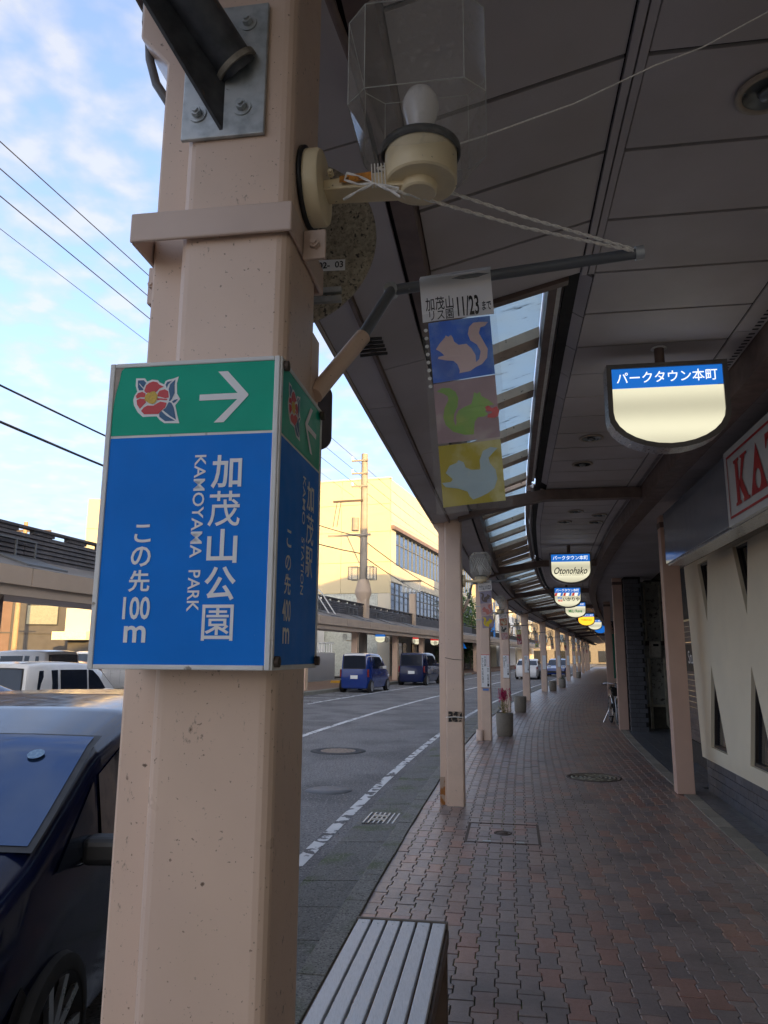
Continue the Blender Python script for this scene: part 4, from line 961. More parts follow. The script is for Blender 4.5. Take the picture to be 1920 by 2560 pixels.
def banner(label, s, o, cols, near):
    b = at('squirrel_banner', label, 'banner', s, o, 0, 'squirrel banners on pillar arms')
    # local x right from pillar face, y forward
    yb = .25 if near else .0
    MB().box(-.012, .0, -.03, .03, 2.02, 2.26).build('mount_plate', M_POST, b, bev=.002)
    MB().cyl((.0, .0, 2.14), (.075, .10 * yb / .25 if near else 0, 2.30), .017, n=14).build('socket', M_POST, b)
    MB().cyl((.07, .095 * yb / .25 if near else 0, 2.29), (.115, yb, 2.48), .0125, n=14).build('elbow_pipe', M_BARGREY, b)
    j = MB().cyl((.113, yb - .014, 2.478), (.113, yb + .014, 2.478), .016, n=12); j = j.build('joint', M_GALV, b)
    bar = MB().cyl((.105, yb, 2.478), (.675, yb, 2.53), .0125, n=16).build('bar', M_BARGREY, b)
    MB().cyl((.660, yb, 2.5286), (.678, yb, 2.5302), .0155, n=14).build('tape_wrap', M_GALV, bar)
    TL, TR, BR, BL = (.180, 2.494), (.341, 2.508), (.372, 1.962), (.220, 1.947)
    def fn(u, v, e=0):
        x = (TL[0] * (1 - u) + TR[0] * u) * v + (BL[0] * (1 - u) + BR[0] * u) * (1 - v)
        z = (TL[1] * (1 - u) + TR[1] * u) * v + (BL[1] * (1 - u) + BR[1] * u) * (1 - v)
        wob = .004 * math.sin(v * 9 + u * 3) + .006 * (1 - v)
        return (x, yb - .015 - wob - e, z)
    def grid(u0, u1, v0, v1, e, nu=5, nv=16):
        m = MB(); m.add([fn(u0 + (u1 - u0) * i / nu, v0 + (v1 - v0) * k / nv, e) for k in range(nv + 1) for i in range(nu + 1)], [(k * (nu + 1) + i, k * (nu + 1) + i + 1, (k + 1) * (nu + 1) + i + 1, (k + 1) * (nu + 1) + i) for k in range(nv) for i in range(nu)], sm=True); return m
    sheet = grid(0, 1, .80, 1, 0, nv=6).build('header_sheet', M_SHEET, b)
    hm = MB(); hm.add([(TL[0], yb - .015, TL[1]), (TR[0], yb - .015, TR[1]), (TR[0] + .001, yb, TR[1] + .014), (TL[0] + .001, yb, TL[1] + .014), (TR[0], yb + .016, TR[1] - .02), (TL[0], yb + .016, TL[1] - .02)], [(0, 1, 2, 3), (3, 2, 4, 5)]); hm.build('loop', M_SHEET, sheet)
    if near:
        m = MB()
        for t_, r_ in (('加茂山', (.06, .845, .45, .905)), ('リス園', (.10, .800, .44, .845)), ('11/23', (.50, .805, .80, .895)), ('まで', (.845, .82, .97, .862))): m.text(t_, .02, r_, lambda u, v: fn(u, v, .002))
        m.build('lettering', M_INK, sheet)
    else:
        m = MB().text('加茂山', .02, (.08, .875, .46, .925), lambda u, v: fn(u, v, .002)).text('リス園', .02, (.1, .82, .46, .865), lambda u, v: fn(u, v, .002)).text('11/23', .02, (.52, .83, .92, .915), lambda u, v: fn(u, v, .002)); m.build('lettering', M_INK, sheet)
    for k, (v0, v1) in enumerate(((.536, .793), (.277, .532), (.018, .268))):
        pic = grid(.075, .94, v0, v1, .001, nv=6).build('picture', cols[k][0], b)
        m = MB(); q = (SQ1, SQ2, SQ3)[k]
        if not near: 
            q = SQ1 if cols[k][2] == 0 else SQ2; y0 = .56 if cols[k][2] == 0 else .30; q = [(u if cols[k][2] < 2 else 1 - u, v - y0 + v0 + .02) for u, v in q]
        tess(m, q, lambda u, v: fn(u, v, .003)); m.build('squirrel', cols[k][1], pic)
        if k == 1 and near: m = MB(); tess(m, HEART, lambda u, v: fn(u, v, .004)); m.build('heart', M_SRED, pic)
    if near:
        slv = grid(-.02, 1.03, -.01, .83, .006, nv=20).build('plastic_sleeve', M_SLEEVE, b)
        m = MB()
        for k in range(8): m.lathe([(.0045, 0), (.0, .002)], 10, fn(.035, .52 + k * .034, .008), axis='y', cap=False)
        m.build('sleeve_eyelets', M_SWHITE, slv)
        nt_ = MB()
        for i in range(5): nt_.tube([(.052 + i * .004, .11, 2.296 - i * .0085), (.082 + i * .004, .112, 2.299 - i * .0085), (.112 + i * .003, .12, 2.303 - i * .0085)], .0036, 4)
        nt_.build('mesh_scrap', M_BLACK, b)
    return b
banner('nearest squirrel banner with blue, mauve and yellow pictures', .20, .268, [(M_PBLUE, M_SQ1, 0), (M_PPINK, M_SQ2, 1), (M_PYEL, M_SQ3, 0)], True)
Mq = lambda n, c: mat('print ' + n, c, .4, var=.2, scale=10)
sets = [[(Mq('grey violet', (.30, .27, .36)), Mq('dull brown', (.14, .10, .09)), 1), (Mq('pale pink', (.55, .38, .38)), Mq('salmon', (.55, .18, .15)), 0), (Mq('mauve2', (.35, .27, .33)), Mq('bright yellow', (.75, .55, .02)), 1)],
        [(Mq('orange red', (.45, .16, .08)), Mq('sand', (.5, .45, .3)), 0), (Mq('pale sand', (.5, .45, .38)), Mq('near black', (.03, .03, .03)), 1), (Mq('rose', (.5, .27, .25)), Mq('pale rose', (.6, .42, .4)), 1)],
        [(Mq('olive', (.3, .32, .1)), Mq('cream p', (.6, .6, .4)), 1), (Mq('crimson', (.4, .04, .06)), Mq('dark g', (.1, .16, .06)), 0), (Mq('dark red', (.3, .05, .07)), Mq('pinkish', (.6, .4, .4)), 1)],
        [(Mq('peach', (.6, .4, .3)), Mq('white p', (.6, .6, .6)), 0), (Mq('lilac', (.45, .35, .45)), Mq('orange p', (.6, .3, .1)), 1), (Mq('lemon', (.6, .6, .15)), Mq('grey p', (.3, .3, .3)), 0)]]
BL_ = ['banner with a yellow squirrel on the arm of the second pillar', 'banner with a black squirrel on the arm of the third pillar', 'crimson banner on the arm of the fourth pillar', 'pale banner on the arm of the fifth pillar']
bs = []
for k in range(4): bs.append(banner(BL_[k], PIL[k + 1][0] + .1, PIL[k + 1][1] + .101, sets[k], False))
for k in range(5, 11): clone(bs[k % 4], 'small squirrel banner on the arm of the %s pillar' % ORD[k + 1], PIL[k][0] + .1, PIL[k][1] + .101)

# ropes
rp = at('tied_rope', 'white twisted rope tied from the clear lamp arm to the banner bar', 'rope', .1, .268)
def rope(path, r=.0034, parent=rp, name='strand'):
    pts = [Vector(p) for p in path]; m = MB()
    fine = []
    for a, b in zip(pts, pts[1:]):
        n = max(2, int((b - a).length / .008))
        fine += [a.lerp(b, i / n) for i in range(n)]
    fine.append(pts[-1])
    for ph in (0, math.pi):
        q = []
        for i, p in enumerate(fine):
            a = i * .9 + ph; q.append(p + Vector((0, math.cos(a), math.sin(a))) * r * .55)
        m.tube(q, r * .62, 5)
    return m.build(name, M_ROPE, parent)
kn = Vector((.140, -.03, 2.522)); tip = Vector((.669, .35, 2.535))
rope([kn, kn.lerp(tip, .5) + Vector((0, 0, -.006)), tip])
rope([Vector((.150, -.035, 2.480)), kn.lerp(tip, .5) + Vector((.0, 0, -.030)), tip + Vector((0, 0, -.004))])
for i in range(5):
    x = .128 + i * .006; rope([(x, -.024, 2.535), (x + .002, -.030, 2.51), (x + .003, -.024, 2.487)], .0017, name='wrap')
kk = Vector((.136, -.034, 2.488))
rope([kk, kk + Vector((-.03, -.004, .016)), kk + Vector((-.05, -.006, .022)), kk + Vector((-.055, -.004, .010)), kk + Vector((-.03, -.002, .0)), kk], .0022, name='bow_loop')
rope([kk, kk + Vector((.025, -.004, -.010)), kk + Vector((.045, -.006, -.017)), kk + Vector((.042, -.004, -.024)), kk + Vector((.02, -.002, -.014)), kk], .0022, name='bow_loop')
rope([kk, kk + Vector((-.03, -.008, -.018)), kk + Vector((-.055, -.010, -.034))], .0024, name='tail')
rope([kk, kk + Vector((.03, -.008, -.022)), kk + Vector((.048, -.010, -.038))], .0024, name='tail')
tag(MB().tube([SP(.08, .41, 2.53), SP(.10, .50, 2.565), SP(.14, .60, 2.62), SP(.2, .78, 2.72), SP(.25, .95, 2.83), SP(.28, 1.05, 2.885), SP(.3, 1.25, 3.0)], .0016, 5).build('thin_string', M_ROPE), 'thin white string running from the lamp up to the right', 'string')

# round sign back and small plate behind the pillar
rs = at('round_sign', 'speckled back of a round street sign behind the pillar', 'sign', .30, .169)
MB().lathe([(.0, 0), (.198, 0), (.2, .004), (.2, .008), (.0, .01)], 56, (0, 0, 2.53), axis='y', cap=False).build('disc', M_DISC, rs)
stk = MB().flat([(.072, -.002, 2.454), (.134, -.002, 2.452), (.134, -.002, 2.478), (.072, -.002, 2.480)]).build('sticker', M_PAPER, rs)
MB().text('02-  03', .02, (.076, 2.459, .130, 2.474), lambda x, y: (x, -.003, y)).build('lettering', M_INK, stk)
for z in (2.405, 2.385): MB().box(-.12, .128, -.012, .0, z - .006, z + .006).build('rail', M_GALV, rs)
ps = at('plate_sign', 'dark back of a small rounded sign plate beside the guide sign', 'sign', .30, .135)
pp = [(.145 - .025 + .025 * math.cos(a), .0, 2.175 + .025 * math.sin(a)) for a in [i * math.pi / 12 for i in range(0, 7)]] + [(-.145 + .025 - .025 * math.cos(a), 0, 2.175 + .025 * math.sin(a)) for a in [i * math.pi / 12 for i in range(6, -1, -1)]] + [(-.145 + .025 - .025 * math.cos(a), 0, 2.085 - .025 * math.sin(a)) for a in [i * math.pi / 12 for i in range(0, 7)]] + [(.145 - .025 + .025 * math.cos(a), 0, 2.085 - .025 * math.sin(a)) for a in [i * math.pi / 12 for i in range(6, -1, -1)]]
MB().prism(pp, (0, .004, 0)).build('plate', mat('grey sign back', (.085, .08, .085), .6, .3, var=.15, scale=30), ps)
MB().box(-.1, .10, -.010, .0, 2.12, 2.14).build('rail', M_GALV, ps)

# ================================================================== HANGING LIT SIGNS
def dshape(w, h, n=14):
    st = h * .60; return [(-w, 0), (w, 0)][::-1] + [] if False else [(w, 0)] + [(w * math.cos(t * math.pi / n), -st - (h - st) * math.sin(t * math.pi / n)) for t in range(n + 1)] + [(-w, 0)]
def hang_sign(label, s, o, ztop, art):
    g_ = at('hanging_sign', label, 'sign', s, o, ztop, 'lit signs hanging from the canopy')
    out = dshape(.355, .545); D = .075
    n = len(out)
    m = MB(); inn = dshape(.325, .515)
    for y in (-D, D):
        a = [(x, y, z) for x, z in out]; b = [(x, y, z - .03 if abs(z) < 1e-6 else z) for x, z in [(x_, z_ if z_ != 0 else 0) for x_, z_ in inn]]
        b = [(x, y, -.028 if z == 0 else z) for x, _, z in [(p[0], 0, p[1]) for p in inn]]
        m.add(a + b, [(i, (i + 1) % n, n + (i + 1) % n, n + i) for i in range(n)])
        c2 = [(x, y * .80, z) for x, _, z in b]
        m.add(b + c2, [(i, (i + 1) % n, n + (i + 1) % n, n + i) for i in range(n)])
    m.build('frame', M_FRAME, g_)
    m = MB(); a = [(x, -D, z) for x, z in out]; b = [(x, D, z) for x, z in out]
    m.add(a + b, [(i, i + 1, n + i + 1, n + i) for i in range(n - 1)]); m.build('case', M_SILV, g_)
    MB().add([(.355, -D, 0), (-.355, -D, 0), (-.355, D, 0), (.355, D, 0)], [(0, 1, 2, 3)]).build('case_top', M_FRAME, g_)
    if CZ - ztop > .02: MB().cyl((-.02, 0, 0), (-.02, 0, CZ - ztop), .03, n=14).build('stem', M_BROWN, g_); MB().lathe([(.0, 0), (.05, 0), (.045, .006)], 16, (-.02, 0, CZ - ztop - .007), cap=False).build('flange', M_WHITE, g_)
    for sg in (-1, 1):
        y = sg * D * .84; fnn = lambda x, z, e=0: (-sg * x if sg > 0 else x, y + sg * e, z)
        face = MB(); low = [(x, -.155 if z == 0 else z) for x, z in dshape(.328, .517)]
        if art == 'blue': face.flat([fnn(x, -.03 if z == -.155 else z) for x, z in low]); fc = face.build('face', M_LITB, g_)
        else:
            face.flat([fnn(x, z) for x, z in low]); fc = face.build('face', M_LITO if art == 'orange' else M_LIT, g_)
            hd = MB().flat([fnn(-.328, -.152), fnn(.328, -.152), fnn(.328, -.025), fnn(-.328, -.025)]).build('header', M_LITB, g_)
            MB().text('パークタウン本町', .02, (-.295, -.125, .295, -.050), lambda x, z: fnn(x, z, .002)).build('lettering', M_LITW, hd)
        T = lambda x, z: fnn(x, z, .002)
        if art == 'oto': MB().text('Otonohako', 0.014, (-.28, -.37, .28, -.25), lambda x, z: fnn(x + (z + .31) * .28, z, .002)).text('THE SHINE OF EXPERIENCE', 0.0, (-.21, -.395, .21, -.38), T).build('lettering', M_INK, fc)
        if art == 'ika':
            for k in range(9): MB().flat([T(-.328 + k * .073 + .02, -.157), T(-.328 + k * .073 + .062 + .011, -.157), T(-.328 + k * .073 + .045, -.235), T(-.328 + k * .073 - .0, -.235)]).build('stripe', (M_LITR, M_LITW, M_LITB)[k % 3], fc)
            MB().text('いかりや', .02, (-.12, -.37, .30, -.27), T).build('lettering', M_INK, fc)
            MB().text('理容', .02, (-.26, -.315, -.14, -.26), T).build('lettering', M_LITB, fc); MB().text('美容', .02, (-.25, -.385, -.13, -.33), T).build('lettering', M_LITR, fc)
        if art == 'mili': MB().text('MiLi Reve', .02, (-.22, -.36, .22, -.26), T).build('lettering', M_LITG, fc)
        if art == 'orange': MB().text('TOBEAULE', .02, (-.22, -.32, .22, -.26), T).build('lettering', M_INK, fc)
    return g_
hang_sign('blank lit hanging sign with blue header, nearest the camera', 3.47, 1.655, 3.425, None)
hang_sign('lit hanging sign with black script lettering under the blue header', 12.1, 1.66, 3.405, 'oto')
hang_sign('lit hanging sign with red, white and blue stripes', 19.0, 1.80, 3.42, 'ika')
hang_sign('lit hanging sign with green lettering', 25.0, 2.02, 3.44, 'mili')
hang_sign('orange lit hanging sign', 32.5, 2.25, 3.46, 'orange')
hang_sign('plain pale lit hanging sign behind the orange one', 38.5, 2.45, 3.48, None)
hang_sign('deep blue lit hanging sign, farthest in the row', 45, 2.55, 3.48, 'blue')

# ================================================================== BENCH
bn = at('slat_bench', 'grey slatted bench with dark brown end panel beside the pillar', 'bench', 1.9, .125)
for i in range(6):
    x = -.205 + i * .0705
    sl = MB().box(x, x + .060, -1.0, .735, .395, .42).build('slat', M_WOOD, bn, bev=.004)
    MB().cyl((x + .03, .69, .420), (x + .03, .69, .4215), .006, n=8).build('screw', M_GALV, sl)
MB().box(-.21, .215, .700, .738, .0, .393).build('end_panel', M_BWOOD, bn, bev=.003)
MB().box(-.215, .218, .7395, .755, .35, .425).build('end_rail', mat('end rail', (.13, .11, .09), .6, var=.3), bn, bev=.003)
MB().box(.205, .222, -1.0, .735, .335, .393).build('side_rail', M_BWOOD, bn, bev=.003)
MB().box(-.222, -.205, -1.0, .735, .335, .393).build('side_rail', M_BWOOD, bn, bev=.003)
MB().box(-.21, .215, -.98, -.94, .0, .393).build('end_panel', M_BWOOD, bn, bev=.003)

# ================================================================== POSTERS, PLANTERS, FLOWERS
COLS = [('手追の夢', '叶ひし今年は桃も授る', '燕市', '佐藤祥一'), ('新の雪', '朝に鐘音高く', '燕市', '木村一'), ('今朝も', '澄音わたり', '三条市', '佐藤一')]
for k in range(2, 10):
    ps_ = at('poem_poster', 'white vertical poem poster on the %s pillar from the guide sign' % ORD[k + 1], 'poster', PIL[k][0], PIL[k][1], 0, 'poem posters on the pillars')
    bd = MB().box(-.085, .085, -.010, -.003, 1.02, 1.66).build('board', M_PAPER, ps_)
    if k < 5:
        a, b_, c_, d_ = COLS[(k - 2) % 3]
        m = MB()
        for col, x, z, h in ((a, -.005, 1.63, .052), (b_, -.055, 1.60, .050), (c_, .05, 1.40, .045), (d_, .05, 1.28, .062)):
            for i, ch in enumerate(col):
                if (ch, 0.006) in NEED: m.text(ch, .006, (x - .017, z - (i + 1) * h + .006, x + .017, z - i * h), lambda u, v: (u, -.0115, v))
        m.build('lettering', M_INK, bd)
        m = MB()
        for (x0, x1, z0, z1) in ((-.088, .088, 1.655, 1.665), (.03, .034, 1.43, 1.655), (.074, .078, 1.43, 1.655), (.03, .078, 1.43, 1.434)): m.flat([(x0, -.011, z0), (x1, -.011, z0), (x1, -.011, z1), (x0, -.011, z1)])
        m.build('red_border', M_LITR if False else M_SRED, bd)
    MB().tube([(-.104, -.004, 1.01), (0, -.012, 1.005), (.104, -.004, 1.01)], .003, 5).build('tie_wire', M_WIRE, ps_)
    if k == 2: MB().box(-.06, .06, -.008, -.002, .955, .995).build('blue_tape', M_PBLUE, ps_)
PLN = [(15.2, .33, 'round concrete planter with pink plumed flowers'), (21.9, .33, 'second grey concrete planter beside the fourth pillar'), (36.2, .45, 'third concrete planter beside the sixth pillar'), (40.0, .62, 'fourth wide concrete planter with low greenery'), (58, .5, 'farthest concrete planter on the sidewalk')]
for k, (s, o, lab) in enumerate(PLN):
    c = at('planter', lab, 'planter', s, o, 0, 'concrete planters on the sidewalk')
    MB().lathe([(.155, 0), (.17, .05), (.185, .46), (.17, .465), (.165, .40), (.0, .40)], 28, cap=False).build('pot', M_CONC, c, bev=0)
    MB().lathe([(.165, .41), (.0, .42)], 20, cap=False).build('soil', M_IRON, c)
c = at('flowering_plant', 'bright pink plumed flowers with yellowish leaves in the planter', 'plant', 15.2, .33, .40)
m = MB(); random.seed(3)
for i in range(24):
    a = random.uniform(0, 6.28); r_ = random.uniform(0, .10); x, y = r_ * math.cos(a), r_ * math.sin(a)
    h = random.uniform(.10, .2); b_ = Vector((x * 1.5, y * 1.5, .18 + h))
    MB().tube([(x * .5, y * .5, 0), b_], .004, 5).build('stem', M_LEAF2, c) if i < 14 else None
    for q in range(26):
        t = q / 26; w = .032 * (1 - t) + .004; p = b_ + Vector((random.gauss(0, w * .6), random.gauss(0, w * .6), t * .20))
        dd = Vector((random.uniform(-1, 1), random.uniform(-1, 1), random.uniform(.4, 1.4))).normalized(); e_ = dd.orthogonal()
        m.add([p - e_ * .006, p + e_ * .006, p + dd * .03], [(0, 1, 2)])
m.build('plumes', M_PINKF, c, kind='stuff')
m = MB()
for i in range(150):
    a = random.uniform(0, 6.28); r_ = random.uniform(.02, .17); z = random.uniform(.02, .22); p = Vector((r_ * math.cos(a), r_ * math.sin(a), z))
    dd = Vector((math.cos(a), math.sin(a), random.uniform(-.2, .9))).normalized(); e_ = dd.cross(Vector((0, 0, 1))).normalized(); l = random.uniform(.04, .08)
    m.add([p, p + dd * l * .5 + e_ * .011, p + dd * l, p + dd * l * .5 - e_ * .011], [(0, 1, 2, 3)])
m.build('leaves', M_LEAF2, c, kind='stuff')
def leafy(name, label, cat, s, o, z, rad, hgt, n, mt, group=None, trunk=None, par=True):
    c = at(name, label, cat, s, o, z, group); m = MB()
    for i in range(n):
        while True:
            q = Vector((random.uniform(-1, 1), random.uniform(-1, 1), random.uniform(-1, 1)))
            if q.length < 1 and (q.length > .45 or random.random() < .3): break
        k = 1 + .3 * math.sin(q.x * 5 + q.z * 4) * math.cos(q.y * 6)
        p = Vector((q.x * rad * k, q.y * rad * k, hgt * .55 + q.z * hgt * .48 * k)); l = rad * random.uniform(.08, .16)
        dd = Vector((random.uniform(-1, 1), random.uniform(-1, 1), random.uniform(-1, 1))).normalized(); e_ = dd.orthogonal().normalized() * l * .45
        m.add([p, p + dd * l + e_, p + dd * l * 2, p + dd * l - e_], [(0, 1, 2, 3)])
    m.build('crown', mt, c, kind='stuff')
    t = trunk or .03
    MB().tube([(0, 0, 0), (t * .6, 0, hgt * .35), (0, t * .5, hgt * .7)], t, 8, rf=lambda k: 1 - .6 * k).build('trunk', M_BROWN, c)
    for a in (0, 2.1, 4.2): MB().tube([(0, 0, hgt * .3), (rad * .5 * math.cos(a), rad * .5 * math.sin(a), hgt * .65)], t * .5, 6, rf=lambda k: 1 - .6 * k).build('limb', M_BROWN, c)
    return c
leafy('shrub', 'low green shrub in the wide concrete planter', 'shrub', 40.0, .62, .40, .2, .16, 160, M_LEAF)

# ================================================================== BICYCLE
bk = at('bicycle', 'black bicycle with front basket parked behind the square post', 'bicycle', 18.55, 2.80, 0, None, math.pi + .10)
# local +y is the front (toward the camera after rotation)
for y, nm in ((.56, 'front_wheel'), (-.52, 'rear_wheel')):
    w = MB(); w.lathe([(.285, -.016), (.32, -.018), (.335, 0), (.32, .018), (.285, .016)], 36, (0, y, .335), axis='x', cap=False); w = w.build(nm, M_TYRE, bk)
    r_ = MB(); r_.lathe([(.285, -.012), (.275, 0), (.285, .012)], 36, (0, y, .335), axis='x', cap=False); r_.build('rim', M_RIM, w)
    sp_ = MB()
    for i in range(14):
        a = i * 2 * math.pi / 14; sp_.tube([(0.02 * (-1) ** i, y, .335), (0, y + .28 * math.cos(a), .335 + .28 * math.sin(a))], .0018, 4)
    sp_.build('spokes', M_RIM, w)
    f = MB(); pts = [(0, y + .355 * math.cos(a), .335 + .355 * math.sin(a)) for a in [R(25 + i * 16) for i in range(9)]]; f.tube(pts, .022, 6); f.build('mudguard', M_CHROME, bk)
fb = MB()
for a, b_ in (((0, .50, .62), (0, .0, .30)), ((0, .0, .30), (0, -.15, .82)), ((0, .0, .30), (0, -.52, .335)), ((0, -.12, .72), (0, -.52, .335)), ((0, .45, .80), (0, .05, .42))): fb.tube([a, b_], .016, 8)
fb.build('frame', M_TRIM, bk)
for x in (-.05, .05): MB().tube([(0, .46, .70), (x, .50, .62), (x, .56, .335)], .012, 6).build('fork', M_RIM, bk)
MB().tube([(0, .50, .62), (0, .42, .98)], .014, 8).build('head_tube', M_CHROME, bk)
MB().tube([(-.28, .18, .98), (-.24, .30, 1.0), (-.1, .42, 1.0), (0, .43, .98), (.1, .42, 1.0), (.24, .30, 1.0), (.28, .18, .98)], .011, 8).build('handlebar', M_CHROME, bk)
for x in (-.28, .28): MB().tube([(x, .20, .98), (x, .06, .975)], .016, 8).build('grip', M_TRIM, bk)
MB().box(-.07, .07, -.30, -.05, .83, .90).build('saddle', M_TRIM, bk, bev=.025, seg=3)
bs_ = MB()
for z in (.72, .80, .88, .96):
    k = (z - .72) / .24; hx = .12 + .05 * k; y0, y1 = .52 - .02 * k, .72 + .07 * k
    for a, b_ in (((-hx, y0), (hx, y0)), ((hx, y0), (hx, y1)), ((hx, y1), (-hx, y1)), ((-hx, y1), (-hx, y0))): bs_.tube([(*a, z), (*b_, z)], .006, 4)
for i in range(8):
    t = i / 7
    bs_.tube([(-.12 + .24 * t, .72, .72), (-.17 + .34 * t, .79, .96)], .005, 4).tube([(-.12 + .24 * t, .52, .72), (-.17 + .34 * t, .50, .96)], .005, 4)
    for sx in (-1, 1): bs_.tube([(sx * .12, .52 + .2 * t, .72), (sx * .17, .50 + .29 * t, .96)], .003, 4)
    bs_.tube([(-.12 + .24 * t, .52, .72), (-.12 + .24 * t, .72, .72)], .003, 4)
bs_.add([(-.118, .525, .725), (.118, .525, .725), (.118, .715, .725), (-.118, .715, .725), (-.155, .51, .90), (.155, .51, .90), (.155, .775, .90), (-.155, .775, .90)], [(0, 1, 2, 3), (0, 1, 5, 4), (1, 2, 6, 5), (2, 3, 7, 6), (3, 0, 4, 7)])
bs_.build('basket', M_TRIM, bk)
MB().lathe([(.0, .05), (.03, .045), (.035, 0), (.0, 0)], 14, (-.09, .66, .62), axis='y', cap=False).build('headlight', mat('headlamp lens', (.7, .4, .12), .2), bk)
MB().tube([(.05, -.50, .32), (.20, -.50, .01)], .009, 6).build('kickstand', M_CHROME, bk)
MB().lathe([(.09, -.006), (.09, .006)], 20, (.04, 0, .30), axis='x').build('chainring', M_RIM, bk)
for sx, y, z in ((.09, .12, .20), (-.09, -.12, .40)): MB().box(sx - .05, sx + .05, y - .03, y + .03, z - .012, z + .012).build('pedal', M_TRIM, bk)
clone(bk, 'second black bicycle between the square post and the brick column', 19.3, 3.20, 0, math.pi - .05)
tag(MB().box(-.16, .16, 0, .012, 1.0, 2.3).build('green_flag', mat('green flag cloth', (.02, .16, .10), .8)), 'narrow green vertical flag on the shop side behind the post', 'flag').location = SP(22.5, 3.22)
bpy.data.objects['green_flag'].rotation_euler = (0, 0, -TH(22))

# ================================================================== CARS
SPECS = {
 'kei': dict(L=3.4, W=1.475, H=1.76, belt=1.02, prof=[(1.70, .35), (1.69, .62), (1.64, .86), (1.45, .98), (.98, 1.08), (.42, 1.60), (.10, 1.73), (-.5, 1.77), (-1.25, 1.765), (-1.56, 1.735), (-1.615, 1.66), (-1.645, 1.35), (-1.685, 1.0), (-1.70, .6), (-1.69, .35)],
    ws=(.93, .36), rw=(-1.618, -1.675), side=[[(.62, 1.06), (.30, 1.44), (.12, 1.58), (-.02, 1.60), (-.02, 1.06)], [(-.07, 1.06), (-.07, 1.60), (-.85, 1.61), (-.85, 1.06)], [(-.92, 1.06), (-.92, 1.61), (-1.38, 1.60), (-1.46, 1.06)]], wx=(1.22, -1.30), wr=.285, roofw=.90),
 'wagon': dict(L=4.5, W=1.74, H=1.46, belt=.87, prof=[(2.22, .30), (2.21, .52), (2.14, .70), (1.96, .84), (1.76, .93), (1.56, 1.01), (.92, 1.325), (.4, 1.425), (-.3, 1.46), (-1.3, 1.44), (-1.9, 1.35), (-2.10, 1.2), (-2.22, .95), (-2.25, .6), (-2.24, .35)],
    ws=(1.54, .88), rw=(-1.93, -2.20), side=[[(1.44, .89), (1.03, 1.16), (1.03, .89)], [(.97, .89), (.97, 1.18), (.6, 1.28), (0, 1.33), (0, .89)], [(-.06, .89), (-.06, 1.33), (-.92, 1.33), (-.92, .90)], [(-.99, .90), (-.99, 1.325), (-1.55, 1.28), (-1.80, .98)]], wx=(1.42, -1.28), wr=.31, roofw=.91),
 'sedan': dict(L=4.5, W=1.74, H=1.47, belt=.93, prof=[(2.25, .30), (2.24, .52), (2.16, .68), (1.5, .84), (1.0, .93), (.30, 1.36), (-.2, 1.46), (-.9, 1.44), (-1.3, 1.32), (-1.78, 1.02), (-2.15, .98), (-2.24, .80), (-2.25, .4)],
    ws=(.98, .28), rw=(-1.25, -1.76), side=[[(.72, .95), (.32, 1.22), (.05, 1.34), (-.18, 1.35), (-.18, .95)], [(-.24, .95), (-.24, 1.35), (-.80, 1.33), (-1.0, 1.28), (-1.0, .96)], [(-1.05, .97), (-1.05, 1.25), (-1.38, 1.02)]], wx=(1.4, -1.3), wr=.31, roofw=.78)}
